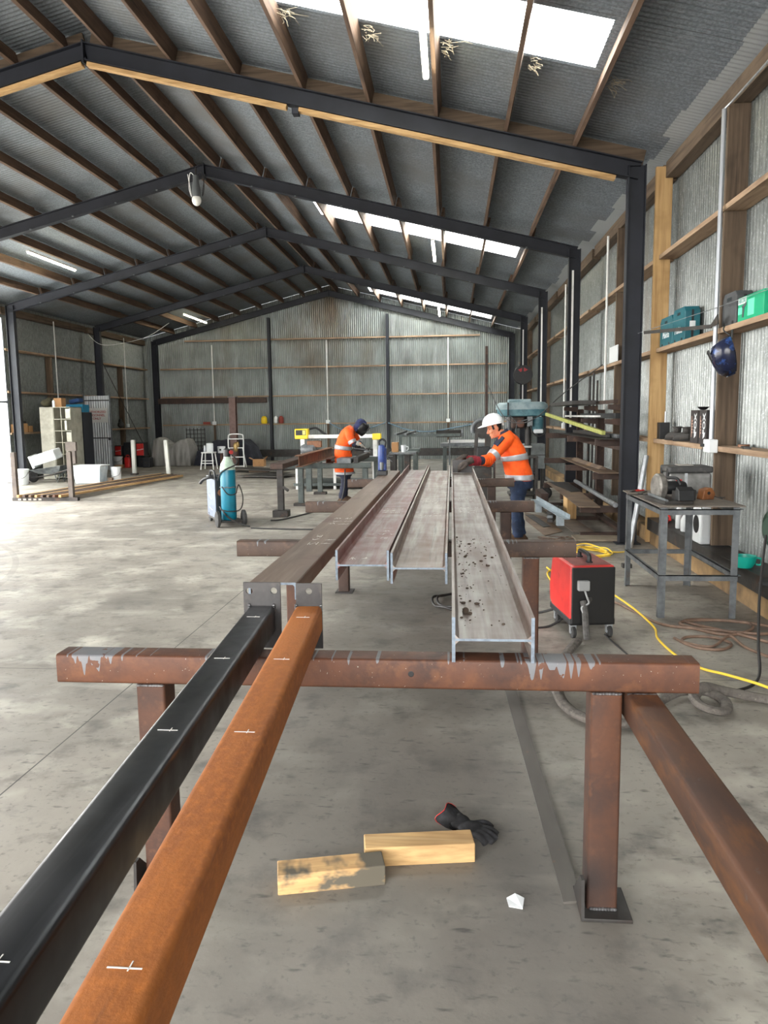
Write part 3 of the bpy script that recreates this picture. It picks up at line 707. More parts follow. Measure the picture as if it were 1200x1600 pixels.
# cut-off saw on the bench
t = T('chop_saw', 'dark chop saw lying on the work bench in front of the portable fridge', 'saw', (1.79,6.45,.9155), .15)
MB().bx(-.12,.12,-.16,.24,0,.028).build('base', DSTEEL, t, bevel=.004)
MB().lathe([(.0,-.035),(.095,-.035),(.112,-.02),(.112,.02),(.095,.035),(.0,.035)], 28, (-.055,.10,.118), 'X').build('blade_guard', pm('saw_guard', (150,146,140), [((96,92,88), 14, .4, .7, 3)], rough=.4, metal=.6), t, smooth=True)
MB().lathe([(.0,-.02),(.05,-.02),(.055,.0),(.055,.14),(.045,.165),(.0,.165)], 20, (.0,.10,.11), 'X').build('motor', BLACKP, t, smooth=True)
MB().prism([(-.03,0),(.05,0),(.04,.085),(-.01,.11),(-.03,.07)], (-.02,-.15,.03), (.11,-.15,.03), up=(0,0,1)).build('vice_block', BLACKP, t, bevel=.005)
MB().bx(.0,.16,-.10,-.02,.03,.10).build('fence', DSTEEL, t, bevel=.004)
MB().tube([(-.1,-.16,.03),(-.1,.2,.05)], .012, 8).build('vice_screw', STEEL, t, smooth=True)
MB().tube(spline([(-.02,.02,.2),(.02,-.06,.2),(.04,-.1,.15)],5), .013, 8).build('handle', BLACKP, t, smooth=True)
t = T('battery_block', 'dark square battery box on the bench between chop saw and brown block', 'battery', (1.99,6.66,.9155))
MB().bx(-.05,.05,-.06,.06,0,.085).build('case', BLACKP, t, bevel=.006); MB().bx(-.02,.02,-.03,.03,.085,.1).build('clip', DSTEEL, t)
t = T('transformer_block', 'rusty brown block with a round hole on the right of the bench', 'block', (2.14,6.66,.9155), .3)
BRB = pm('brown_lacquer', (132,84,48), [((96,58,34), 12, .4, .7, 4)], rough=.45)
m = MB().prism([(-.06,0),(.05,0),(.065,.05),(.03,.10),(-.04,.085)], (0,-.035,0), (0,.05,0)); o = m.build('body', BRB, t, bevel=.006)
MB().lathe([(.0,-.038),(.014,-.038),(.014,-.03)], 14, (0,0,.055), 'Y').build('bore', BLACKP, t)
MB().tube(spline([(.05,.0,.03),(.12,-.05,.006),(.16,.05,.006),(.2,.02,.006)],6), .004, 6).build('lead', DARKRUBBER, t, smooth=True)
for i, (x, y, a, l) in enumerate(((1.70,7.05,.4,.22),(1.75,7.2,1.1,.18),(1.80,6.98,-.5,.16))):
    t = T('spanner', ('dark spanner nearest the saw among hand tools on the bench','second dark spanner lying farther along the bench','third short spanner lying among hand tools on the bench')[i], 'spanner', (x,y,.9155), a, 'hand tools on the bench')
    MB().bx(-l/2,l/2,-.008,.008,0,.007).lathe([(.014,0),(.019,.001),(.019,.007),(.014,.008)], 12, (l/2,0,0)).prism([(-.02,-.004),(.02,-.004),(.02,.004),(-.02,.004)], (-l/2-.02,0,.004), (-l/2+.01,0,.004)).build('shaft', DSTEEL, t)
t = T('pliers', 'pliers with red handles at the far left corner of the bench', 'pliers', (1.70,7.32,.9155), .8)
MB().tube(spline([(.0,0,.008),(.07,.018,.008),(.13,.03,.008)],5), .007, 8).build('handle', REDP, t, smooth=True); MB().tube(spline([(.0,0,.008),(.07,-.014,.008),(.13,-.022,.008)],5), .007, 8).build('handle', REDP, t, smooth=True)
MB().bx(-.06,.01,-.012,.012,.002,.014).build('jaws', DSTEEL, t, bevel=.003)
# portable fridge on a crate behind the bench
t = T('portable_fridge', 'grey portable fridge box with black lid and red badge at the back of the bench', 'fridge', (2.155,7.29,.9155))
FG = pm('fridge_grey', (142,142,140), [((110,110,108), 9, .4, .7, 3)], rough=.4, metal=.4)
MB().bx(-.185,.185,-.15,.15,0,.185).build('body', FG, t, bevel=.02)
MB().bx(-.195,.195,-.16,.16,.185,.245).build('lid', pm('fridge_lid', (58,58,58), [((112,108,102), 6, .5, .7, 3)], rough=.6), t, bevel=.018, seg=3)
MB().bx(-.08,.05,-.06,.09,.245,.253).build('lid_handle', pm('lid_grey', (150,146,140), rough=.6), t, bevel=.004)
for y in (-.1,.1): MB().bx(-.203,-.186,y-.02,y+.02,.13,.22).build('latch', BLACKP, t, bevel=.004)
MB().bx(-.13,-.08,-.1565,-.1495,.07,.13).build('badge', REDP, t, bevel=.002)
MB().bx(-.055,-.03,-.156,-.149,.0,.185).build('corner_strip', ALU, t)
# under the bench, on the channel ledge
def lathe_thing(name, lab, cat, loc, prof, mat_, n=28, extra=()):
    t = T(name, lab, cat, loc); MB().lathe(prof, n).build('body', mat_, t, smooth=True)
    for nm, pr, mt in extra: MB().lathe(pr, n).build(nm, mt, t, smooth=True)
    return t
lathe_thing('sauce_bottle', 'tall white bottle with red cap on the ledge seen under the bench', 'bottle', (2.56,8.85,.345), [(.0,0),(.036,0),(.04,.01),(.04,.17),(.034,.22),(.02,.25),(.0,.25)], WHITEP, 20, (('cap',[(.0,.25),(.024,.25),(.024,.275),(.014,.28),(.010,.33),(.0,.33)],REDP),))
t = T('spray_bottle', 'short white trigger bottle with red top beside the tall bottle', 'bottle', (2.56,8.62,.345))
MB().lathe([(.0,0),(.045,0),(.05,.01),(.05,.13),(.02,.19),(.0,.19)], 20).build('body', WHITEP, t, smooth=True); MB().bx(-.07,.025,-.014,.014,.19,.225).build('trigger_head', REDP, t, bevel=.004)
t = T('white_drum', 'white square drum with black round print on the ledge under the bench', 'drum', (2.56,7.86,.345))
MB().bx(-.12,.13,-.13,.13,0,.37).build('body', WHITEP, t, bevel=.02)
MB().lathe([(.0,.37),(.04,.37),(.04,.39),(.0,.39)], 16).build('cap', WHITEP, t, smooth=True)
m = MB().lathe([(.075,-.1225),(.09,-.1225),(.09,-.1195),(.075,-.1195)], 28, (0,0,.19), 'X'); m.bx(-.1225,-.1195,-.004,.004,.11,.27).bx(-.1225,-.1195,-.08,.08,.186,.194)
m.build('print', BLACKP, t)
t = T('red_sandal', 'bright red sandal lying on the ledge seen under the bench', 'shoe', (2.54,9.30,.346), 1.2)
MB().loft([[Vector((x, w*cos(a), z+.014*sin(a))) for a in [2*pi*k/16 for k in range(16)]] for x, w, z in ((-.13,.018,.02),(-.11,.036,.018),(0,.03,.018),(.08,.045,.018),(.13,.02,.02))]).build('sole', REDP, t, smooth=True)
MB().tube(spline([(.03,-.045,.02),(.05,-.03,.07),(.06,0,.085),(.05,.03,.07),(.03,.045,.02)],5), .012, 8, flat=.5).build('strap', REDP, t, smooth=True)
t = lathe_thing('teal_bowl', 'teal plastic bowl with handle on the ledge under the right end of the bench', 'bowl', (2.455,6.60,.345), [(.0,0),(.06,0),(.085,.04),(.095,.10),(.088,.10),(.078,.045),(.055,.012),(.0,.012)], pm('teal_plastic', (18,158,140), rough=.4), 28)
MB().tube(spline([(.09,-.02,.085),(.125,-.03,.075),(.12,-.03,.03),(.085,-.02,.03)],5), .008, 8).build('handle', MATS['teal_plastic'], t, smooth=True)
# leaning pipe
tag(MB().tube([(2.185,9.55,.0),(2.185,9.76,.55),(2.185,9.79,1.13)][:1]+[(2.40,9.765,1.12)], .034, 16).build('leaning_pipe', ALU, smooth=True), 'pale metal pipe leaning on the nearest right column behind the bench', 'pipe')
tag(MB().bx(1.82,1.92,8.26,8.34,.0,.045).build('dark_offcut', DSTEEL, bevel=.006), 'small dark steel offcut on the floor beyond the bench legs', 'steel offcut')
# girt shelf, middle: tool cases
TEALD = pm('teal_case', (24,92,104), [((34,104,114), 8, .4, .7, 3)], rough=.5)
def case(name, lab, y0, y1, w, h, mt, txt=None, z=2.426, x0=2.515):
    t = T(name, lab, 'tool case', (x0+w/2,(y0+y1)/2,z), group='tool cases on the middle girt'); l = y1-y0
    prof = [(-l/2,.01),(-l/2+.02,0),(l/2-.02,0),(l/2,.01),(l/2,h-.05),(l/2-.05,h),(-l/2+.05,h),(-l/2,h-.05)]
    m = MB(); m.prism([(b,a) if False else (a,b) for a, b in prof], (-w/2,0,0), (w/2,0,0)); m.build('shell', mt, t, bevel=.006)
    MB().bx(-.012,.012,-l/2-.003,l/2+.003,.02,h-.04).build('seam', BLACKP, t)
    MB().bx(-.02,.02,-.07,.07,h-.004,h+.012).build('handle', BLACKP, t, bevel=.006)
    MB().bx(-w/2-.004,-w/2+.01,-.055,.055,h-.075,h-.045).build('grip_recess', pm('recess', (14,30,34), rough=.7), t, bevel=.004)
    for y in (-l*.28,l*.28): MB().bx(-w/2-.006,w/2*.2,y-.02,y+.02,.005,.03).build('latch', BLACKP, t, bevel=.003)
    if txt:
        m = text_mb(txt, .105, ext=.0015, bold=False, shear=.15); place(m, frame((-w/2-.0022,-.0,.12),(0,-1,0),(0,0,1))); m.build('lettering', WHITEP, t)
    return t
c1 = case('tool_case', 'teal tool case with white lettering, farther of the two on the middle girt', 9.22,9.74,.13,.33,TEALD,'Makita')
c2 = case('tool_case', 'teal tool case with white lettering, nearer of the two on the middle girt', 8.74,9.20,.16,.36,TEALD,'Makita')
MB().bx(-.03,.03,-.2335,-.230,.10,.20).build('sticker', WHITEP, c2)
c3 = case('tool_case', 'plain dark grey tool case behind the green box on the middle girt', 7.22,7.58,.15,.29,pm('grey_case', (74,76,78), [((60,62,64), 9, .4, .7, 3)], rough=.6))
t = T('tool_box_carton', 'bright green tool carton with drill picture on the middle girt', 'carton', (2.58,6.90,2.427))
GREEN = pm('green_carton', (0,168,120), rough=.45)
MB().bx(-.06,.06,-.28,.29,0,.205).build('carton', GREEN, t, bevel=.003)
MB().bx(-.0625,-.0600,.10,.285,.145,.20).build('white_label', WHITEP, t)
m = text_mb('HiKOKI', .05, ext=.0008, bold=True); place(m, frame((-.0630,.19,.172),(0,-1,0),(0,0,1))); m.build('lettering', pm('grey_print', (120,170,160), rough=.5), t)
MB().bx(-.0625,-.0600,-.08,.06,.03,.165).build('pale_panel', pm('mint_print', (110,226,186), rough=.5), t)
MB().bx(-.0625,-.0600,.19,.28,.06,.12).build('pale_panel', MATS['mint_print'], t)
m = MB(); m.poly([(-.0632,.20,.125),(-.0632,.10,.152),(-.0632,.09,.128),(-.0632,.135,.112),(-.0632,.15,.03),(-.0632,.185,.03),(-.0632,.175,.105)], .002, 'X').build('drill_picture', pm('print_dark', (70,76,80), rough=.5), t)
# girt shelf, lowest
t = T('black_tin', 'square black tin with a pale stick on the lowest girt by the pine post', 'tin', (2.58,9.70,1.326))
MB().bx(-.06,.06,-.06,.06,0,.20).build('tin', BLACKP, t, bevel=.004); MB().cyl((.02,0,.20), (.02,0,.33), .012, 8).build('stick', ALU, t, smooth=True)
LEA = pm('boot_leather', (58,56,54), [((84,80,76), 16, .5, .8, 3)], rough=.8)
def boot(y, rz, lab):
    t = T('work_boot', lab, 'boot', (2.585,y,1.326), rz, 'pair of dark boots on the lowest girt')
    rings = []
    for x, w, zc, h in ((-.075,.03,.045,.03),(-.06,.045,.05,.046),(0,.05,.055,.05),(.06,.05,.048,.044),(.105,.035,.035,.03),(.12,.012,.03,.014)):
        rings.append([Vector((x, w*cos(a), max(.012, zc+h*sin(a)))) for a in [2*pi*k/16 for k in range(16)]])
    MB().loft(rings).build('upper', LEA, t, smooth=True)
    MB().loft([[Vector((x, w*cos(a), .009+.009*sin(a))) for a in [2*pi*k/16 for k in range(16)]] for x, w in ((-.082,.02),(-.07,.045),(0,.046),(.07,.052),(.122,.022))]).build('sole', RUBBER, t, smooth=True)
    m = MB(); ring = []
    for z, r in ((.085,.042),(.125,.046),(.15,.047)): ring.append([Vector((-.028+r*cos(a), r*sin(a), z)) for a in [2*pi*k/18 for k in range(18)]])
    m.loft(ring, cap=False).build('shaft', LEA, t, smooth=True, mods=[('SOLIDIFY',dict(thickness=.006))])
    MB().tube(ring[-1], .008, 8, closed=True).build('collar', LEA, t, smooth=True)
boot(9.22, 2.3, 'dark work boot on the lowest girt, nearer the black tin'); boot(8.86, 2.5, 'dark work boot on the lowest girt, nearer the black cartons')
BC = pm('black_carton', (46,42,42), [((60,54,54), 9, .4, .7, 3)], rough=.7)
for i, (y0, y1, lab) in enumerate(((8.22,8.47,'black carton with white fox lettering on the lowest girt, farther of the pair'),(7.95,8.18,'black carton on the lowest girt just behind the grey pipe'))):
    t = T('black_carton', lab, 'carton', (2.61,(y0+y1)/2,1.326), group='black cartons on the lowest girt'); l = y1-y0
    MB().bx(-.08,.08,-l/2,l/2,0,.34).build('carton', BC, t, bevel=.003)
    m = text_mb('FOX', .105, ext=.001, bold=True); place(m, frame((-.082,-.05,.20),(0,0,1),(0,1,0))); m.build('lettering', WHITEP, t)
    m = MB().poly([(-.0818,-.015,.05),(-.0818,-.07,.075),(-.0818,-.085,.12),(-.0818,-.06,.10),(-.0818,-.045,.12),(-.0818,-.035,.095),(-.0818,-.02,.1)], .001, 'X'); m.build('tail_logo', WHITEP, t)
    m = MB()
    m.bx(-.0818,-.0803,.07,.078,.06,.28)
    for k in range(5): m.bx(-.0818,-.0803,.045,.068,.10+k*.03,.118+k*.03)
    m.build('side_print', pm('beige_print', (196,160,140), rough=.6), t)
t = T('black_funnel', 'small black funnel standing on top of the farther black carton', 'funnel', (2.62,8.35,1.667)); MB().lathe([(.012,0),(.03,.004),(.06,.032),(.066,.034),(.056,.034),(.024,.012),(.0,.010)], 18).build('cone', BLACKP, t, smooth=True)
t = T('conduit', 'tall grey pipe down the near right wall to a white socket box', 'conduit', (2.462,7.58,0))
MB().cyl((0,0,1.39), (0,0,4.36), .021, 14).build('pipe', pm('grey_pipe', (168,172,178), rough=.35, metal=.5), t, smooth=True)
MB().box((-.005,.0,1.325), (.085,.17,.125)).build('socket_box', WHITEP, t, bevel=.008)
MB().bx(-.075,-.045,.04,.085,1.315,1.345).build('plug', BLACKP, t, bevel=.005)
MB().tube(spline([(-.06,.06,1.31),(-.05,.12,1.1),(-.02,.16,.85),(-.02,.12,.65)],8), .004, 6).build('lead', DARKRUBBER, t, smooth=True)
MB().tube(spline([(0,0,4.36),(.03,-.12,4.385),(.035,-.5,4.39),(.035,-1.1,4.392)],6), .010, 8).build('cable', ALU, t, smooth=True)
t = T('grinding_disc_pack', 'dark flat tool lying on the lowest girt right of the white socket', 'tool', (2.60,7.10,1.326), 1.3)
MB().bx(-.24,.10,-.03,.03,.0,.012).build('blade', DSTEEL, t); MB().lathe([(.0,.0),(.05,0),(.05,.025),(.0,.025)], 18, (.13,0,0)).build('head', BRB, t, smooth=True)
# dark rod with hook across the girts
t = T('steel_rod', 'dark flat steel rod sticking out from the middle girt past the near column', 'rod', (0,0,0))
MB().bar((2.245,9.40,2.575), (2.425,7.58,2.440), .012, .036).build('bar', DSTEEL, t)
MB().poly([(2.419,7.66,2.435),(2.419,7.40,2.44),(2.419,7.42,2.53),(2.419,7.56,2.47)], .012, 'X').build('bracket', DSTEEL, t)
tag(MB().tube([(2.25,9.72,2.60),(2.44,7.5,2.60),(2.49,6.4,2.60)], .0035, 5).build('stretched_wire', ALU), 'thin pale wire stretched in front of the tool cases on the right wall', 'wire')
# welding helmet hanging on the pipe
t = T('welding_helmet', 'blue patterned welding helmet hanging on the grey pipe of the right wall', 'helmet', (2.335,6.80,2.10), -.55); t.rotation_euler = (-.1,-.45,-.25); t.scale = (1.05,1.15,1.05)
HB = pm('helmet_blue', (30,36,60), [((70,110,190), 9, .52, .66, 4), ((16,18,26), 5, .5, .7, 3), ((170,176,186), 4, .68, .74, 2)], rough=.22)
rings = []
for z, rx, ry, xo in ((.15,.06,.09,.03),(.13,.11,.14,.015),(.07,.13,.165,0),(.0,.13,.155,-.01),(-.08,.105,.12,-.025),(-.13,.06,.07,-.03)):
    rings.append([Vector((xo-rx*cos(a), ry*sin(a), z)) for a in [-pi*.62+2*pi*.62*k/24 for k in range(25)]])
MB().loft(rings, closed=False, cap=False).build('shell', HB, t, smooth=True, mods=[('SOLIDIFY',dict(thickness=.006))])
MB().bx(-.135,-.118,-.055,.055,.03,.12).build('visor', BLACKP, t, bevel=.004)
MB().tube(spline([(.05,-.11,.1),(.09,-.06,.17),(.1,0,.19),(.09,.06,.17),(.05,.11,.1)],6), .010, 8, flat=.5).build('headband', BLACKP, t, smooth=True)
MB().tube(spline([(.08,.06,.17),(.06,.12,.24),(.09,.17,.28)],5), .006, 6).build('strap', BLACKP, t, smooth=True)
# green extension lead holder at the right edge
t = T('green_fan', 'dark green round fan standing on the ledge at the right edge', 'fan', (2.44,5.95,.345), .3)
MB().lathe([(.0,-.05),(.10,-.05),(.17,.0),(.175,.05),(.165,.05),(.15,.01),(.0,.0)], 24, (0,0,.42), 'X').build('housing', pm('dark_green', (18,52,36), rough=.35), t, smooth=True)
MB().tube([(0,0,.0),(0,0,.27)], .02, 10).build('stem', BLACKP, t, smooth=True); MB().lathe([(.0,0),(.11,0),(.1,.02),(.0,.03)], 20).build('base', BLACKP, t, smooth=True)
# white notice on the girt of the next bay
tag(MB().bx(2.495,2.507,12.05,12.65,2.43,2.67).build('white_board', WHITEP), 'small white board standing on the middle girt behind the nearest column', 'board')

# ------------------------------------------------------------------ red welder and the cables
t = T('red_welder', 'red portable welding machine on castors standing on the concrete', 'welder', (1.03,5.62,0), .135)
m = MB(); L_ = .62; m.prism([(0,.155),(L_*.82,.155) ,(L_,.165),(L_,.30),(L_*.90,.56),(0,.56)], (-.16,0,0), (-.152,0,0), up=(0,0,1))
def side(x0, x1, mt, nm, bev=.0):
    m = MB(); pr = [(0,.125),(.50,.125),(.58,.16),(.60,.30),(.52,.545),(0,.545)]
    m.add([(x,y,z) for x in (x0,x1) for y, z in pr], [(0,1,2,3,4,5),(11,10,9,8,7,6)]+[(i,6+i,6+(i+1)%6,(i+1)%6) for i in range(6)])
    return m.build(nm, mt, t, bevel=bev)
side(-.165,.165, REDP, 'case', .022)
MB().bx(-.168,.168,-.004,.56,.100,.150).build('base_tray', BLACKP, t, bevel=.008)
MB().bx(-.160,.160,-.016,.0,.11,.535).build('front_panel', pm('panel_black', (10,10,11), rough=.45), t, bevel=.012)
MB().bx(-.135,.135,.02,.50,.5445,.550).build('top_skin', pm('dusty_red', (124,70,66), [((150,92,84), 8, .4, .7, 3)], rough=.7), t)
h = MB(); h.tube(spline([(0,.10,.546),(0,.10,.585),(0,.12,.605),(0,.22,.61),(0,.32,.605),(0,.34,.585),(0,.34,.546)],5), .016, 10); h.build('handle', BLACKP, t, smooth=True)
MB().bx(-.02,.02,.08,.12,.545,.56).build('handle_foot', BLACKP, t); MB().bx(-.02,.02,.32,.36,.545,.56).build('handle_foot', BLACKP, t)
MB().bx(-.125,-.04,-.062,-.016,.37,.445).build('plug_box', pm('plug_grey', (150,152,152), rough=.4), t, bevel=.008)
MB().tube(spline([(-.075,-.05,.37),(-.06,-.06,.32),(-.05,-.06,.28),(-.10,-.06,.25),(-.085,-.07,.2)],6), .007, 8).build('control_lead', pm('lead_grey', (156,158,158), rough=.5), t, smooth=True)
MB().tube(spline([(-.08,-.03,.29),(-.075,-.06,.22),(-.07,-.075,.1),(-.065,-.085,.02)],6), .024, 10).build('hose_sleeve', pm('sleeve_grey', (92,90,88), [((66,64,62), 30, .4, .7, 3)], rough=.9), t, smooth=True)
MB().lathe([(.0,-.03),(.018,-.03),(.018,-.016),(.0,-.016)], 16, (-.03,0,.3), 'Y').build('socket', DSTEEL, t, smooth=True)
for x, y in ((-.135,.03),(.135,.03),(-.135,.46),(.135,.46)):
    c = MB().lathe([(.0,-.016),(.035,-.016),(.045,-.010),(.045,.010),(.035,.016),(.0,.016)], 20, (x,y-.01,.046), 'X').build('castor_wheel', RUBBER, t, smooth=True)
    MB().bx(x-.022,x+.022,y-.02,y+.03,.085,.102).bx(x-.022,x-.018,y-.015,y+.02,.035,.09).bx(x+.018,x+.022,y-.015,y+.02,.035,.09).build('fork', ALU, c)
    MB().lathe([(.0,-.018),(.012,-.018),(.012,.018),(.0,.018)], 10, (x,y-.01,.046), 'X').build('hub', ALU, c)
YC = pm('yellow_cable', (232,196,62), rough=.5); BC2 = pm('brown_hose', (124,100,84), [((96,76,64), 12, .4, .7, 3)], rough=.6)
def cable(name, pts, r, mt, lab, cat='cable', z=None, n=8, flat=1.):
    P = spline([(p[0],p[1],(p[2] if len(p) > 2 else r)) for p in pts], 9)
    return tag(MB().tube(P, r, n, flat=flat).build(name, mt, smooth=True), lab, cat)
rnd = random.Random(12)
coil = []
for k in range(46):
    a = k*.62; rr = .14+.09*rnd.random(); coil.append((1.63+rr*1.1*cos(a)+.03*rnd.random(), 9.05+rr*1.7*sin(a), .010+.0017*k*(.4+.6*rnd.random())))
cable('yellow_extension_cord', [(1.02,8.25),(1.10,7.75),(1.25,7.9),(1.15,8.2),(1.0,8.0),(.98,7.6),(1.02,7.2),(1.10,6.6,.045),(1.20,6.9,.05),(1.40,6.85,.05),(1.46,6.60,.05),(1.50,6.2,.05),(1.55,5.9),(1.50,5.6),(1.52,5.2),(1.60,4.95),(1.68,4.7,.05),(1.78,4.42,.085),(1.9,4.2,.07),(2.05,4.0,.02)], .0085, YC, 'long yellow extension cord snaking past the red welder across the concrete')
cable('yellow_cable_coil', coil+[(1.95,9.2),(2.2,9.35)], .0075, YC, 'tangled coil of yellow cable on the floor by the second trestle end')
hp = [(1.14,6.75),(1.3,6.75),(1.42,6.68),(1.52,6.35),(1.64,5.98),(1.95,5.85),(2.30,5.75),(2.42,5.95),(2.15,6.12),(1.86,6.1),(1.78,5.98),(2.0,5.72),(2.24,5.85),(2.3,6.05),(2.1,6.13)]
cable('brown_hose', hp+[(1.9,6.14),(1.84,6.05),(2.1,5.75),(2.3,5.45),(2.35,5.2),(2.44,4.9)], .0115, BC2, 'brown rubber hose coiled on the floor in front of the bench', 'hose')
cable('brown_hose', [(1.62,5.62),(1.7,5.4),(1.86,5.35),(1.98,5.5),(1.9,5.65),(1.72,5.65),(1.66,5.52),(1.82,5.42),(2.0,5.6,.035),(2.05,5.4),(2.16,5.1),(2.3,4.75),(2.46,4.5)], .0105, BC2, 'second brown hose with a small loop in front of the bench', 'hose')
cable('black_lead', [(1.22,4.60),(1.4,4.52),(1.66,4.53,.012),(1.86,4.70,.03),(1.97,5.0,.16),(2.08,5.3,.36),(2.2,5.58,.58),(2.30,5.80,.74)], .0095, DARKRUBBER, 'black lead rising from the floor to the green fan')
SLV = pm('grey_sleeve', (104,98,92), [((76,72,68), 22, .4, .7, 4), ((132,126,118), 40, .6, .8, 3)], rough=.95, bump=(40,.5))
cable('sleeved_hose', [(.90,5.45,.03),(.80,5.2),(.72,4.95),(.66,4.72),(.62,4.45),(.63,4.18),(.72,4.00),(.86,3.95),(.98,3.98),(1.08,4.12),(1.18,4.30),(1.32,4.42,.04),(1.46,4.40,.05),(1.52,4.28,.04),(1.47,4.15),(1.37,4.16,.05),(1.35,4.27,.07),(1.44,4.38,.085),(1.56,4.42,.05),(1.70,4.38),(1.86,4.28),(2.1,4.05)], .034, SLV, 'thick grey fabric sleeved hose with a loose knot on the floor', 'hose', n=10, flat=.7)
cable('black_cable', [(.92,6.2,.10),(.7,6.3),(.55,6.35),(.42,6.5),(.44,6.9)], .011, DARKRUBBER, 'black cable leaving the back of the red welder under the trestles')
cable('black_cable', [(.9,5.95,.09),(.75,5.9),(.55,5.85),(.40,5.9),(.2,6.1)], .010, DARKRUBBER, 'lower black cable beside the red welder running under the beams')
cable('black_cable', [(1.13,5.66,.02),(1.16,5.5),(1.20,5.2),(1.22,4.9)], .006, DARKRUBBER, 'thin dark lead trailing in front of the red welder')
# ------------------------------------------------------------------ cantilever steel rack on the right
t = T('cantilever_rack', 'rusty steel cantilever rack loaded with plates and bars along the right wall', 'rack', (2.28,12.3,0))
RY = (-1.85,-.2,1.7)
AZ = (.345,.79,1.235,1.50,1.69)
AL = (.56,.40,.38,.26,.22)
for k, y in enumerate(RY):
    MB().prism(hprof(.09,.11,.009,.008), (0,y,.0), (0,y,(1.70,1.70,1.72)[k]), up=(1,0,0)).build('upright', RUSTD, t)
    MB().bx(-.55,.10,y-.05,y+.05,.0,.055).build('foot', RUSTD, t)
    for j, z in enumerate(AZ):
        a = AL[j]+(.0,.12,.22)[k]*(1 if j in (1,2) else .3)
        m = MB(); m.add([(x,yy,zz) for yy in (y-.035,y+.035) for x, zz in ((-.05,z-.02),(-.05,z+.07),(-a,z+.07),(-a,z+.01 if j > 2 else z-.02))], [(0,1,2,3),(7,6,5,4),(0,4,5,1),(1,5,6,2),(2,6,7,3),(3,7,4,0)])
        m.build('arm', RUSTD, t, bevel=.004)
for z in (.05,1.15): MB().bx(-.04,.04,RY[0],RY[2],z,z+.05).build('tie_rail', RUSTD, t)
def plate(name, pts, z, th, mt, lab, cat='steel plate', zz=None):
    m = MB(); n = len(pts); z2 = zz or [z]*n
    vs = [(x,y,q) for (x, y), q in zip(pts, z2)]+[(x,y,q+th) for (x, y), q in zip(pts, z2)]
    m.add(vs, [tuple(range(n))[::-1], tuple(range(n,2*n))]+[(i,(i+1)%n,n+(i+1)%n,n+i) for i in range(n)])
    return tag(m.build(name, mt), lab, cat)
plate('steel_plate', [(1.67,10.25),(1.95,10.22),(2.09,14.0),(1.70,14.1)], .4165, .008, PLATE, 'long rusty plate on the lowest rack arms')
plate('steel_plate', [(1.86,12.2),(2.05,12.3),(2.06,13.95),(1.74,14.0)], .426, .006, DSTEEL, 'dark plate lying on the far end of the long rusty plate')
plate('steel_plate', [(1.92,10.25),(2.195,10.24),(2.235,13.9),(1.93,14.0)], .8615, .008, PLATE, 'long brown plate on the second row of rack arms')
tag(MB().prism([(-.05,-.03),(.05,-.03),(.05,-.024),(0,.012),(-.05,-.024)], (2.10,10.9,.901), (2.06,13.2,.901)).build('steel_angle', PLATE), 'brown steel angle lying on the long brown plate of the rack', 'steel angle')
plate('steel_plate', [(1.92,10.2),(2.19,10.2),(2.18,13.6),(1.85,13.9)], 1.3065, .007, DSTEEL, 'dark plate on the third row of rack arms')
tag(MB().tube([(2.135,10.2,.452),(2.20,13.9,.452)], .034, 16).build('steel_pipe', ALU, smooth=True), 'galvanised pipe lying on the lowest rack arms beside the rusty plate', 'pipe')
for i, (x, yb, ye, z, w, h, mt, lab) in enumerate(((2.10,10.6,13.5,1.345,.05,.05,DSTEEL,'dark square bar on the third row of rack arms'),(2.17,10.3,13.4,1.345,.04,.05,STEEL,'grey bar on the third row of rack arms by the uprights'),
        (2.10,11.4,14.3,1.603,.09,.028,WHITEM,'white flat bar on the fourth row of rack arms'),(2.18,10.4,13.2,1.61,.07,.07,BLACKP,'black square tube on the fourth row of rack arms'),
        (1.92,11.5,14.0,1.805,.34,.06,DSTEEL,'thick dark steel section lying on top of the rack'),(2.17,10.5,13.4,1.80,.06,.05,RUSTD,'rusty square bar on the top row of rack arms'))):
    tag(MB().bx(x-w/2,x+w/2,yb,ye,z-h/2,z+h/2).build('steel_bar', mt, bevel=.004), lab, 'steel bar')
YG = pm('yellow_green_fibre', (170,172,96), [((140,144,80), 14, .4, .7, 3)], rough=.5)
tag(MB().bar((2.02,10.5,1.385), (1.70,14.1,1.64), .05, .055, up=(0,0,1)).build('level_staff', YG, bevel=.004), 'yellow green long beam slanting through the rack', 'beam')
# floor plates around the rack
plate('floor_plate', [(1.145,12.05),(1.26,10.45),(1.55,10.84),(1.50,12.4),(1.23,13.0)], .003, .006, PLATE, 'flat rusty plate on the floor behind the worker in the white helmet')
plate('floor_plate', [(1.20,12.6),(1.33,11.2),(1.44,11.3),(1.33,12.6)], .0115, .006, DSTEEL, 'small dark strip lying on the flat rusty floor plate')
plate('floor_plate', [(1.62,10.35),(1.90,10.40),(1.76,13.6),(1.50,13.8)], .068, .008, pm('floor_plate_two', (112,100,90), [((150,98,64), (2,.5,2), .55, .75, 4), ((82,74,68), 4, .45, .7, 4)], rough=.55, metal=.25), 'long plate with orange edge on the feet of the rack')
plate('floor_plate', [(1.60,9.95),(2.26,9.95),(2.26,10.30),(1.60,10.35)], .01, .025, pm('floor_plate_three', (142,130,112), [((110,96,82), 5, .4, .7, 4), ((168,96,58), 3, .58, .75, 4)], rough=.65), 'wide pale rusty plate on the floor in front of the rack')
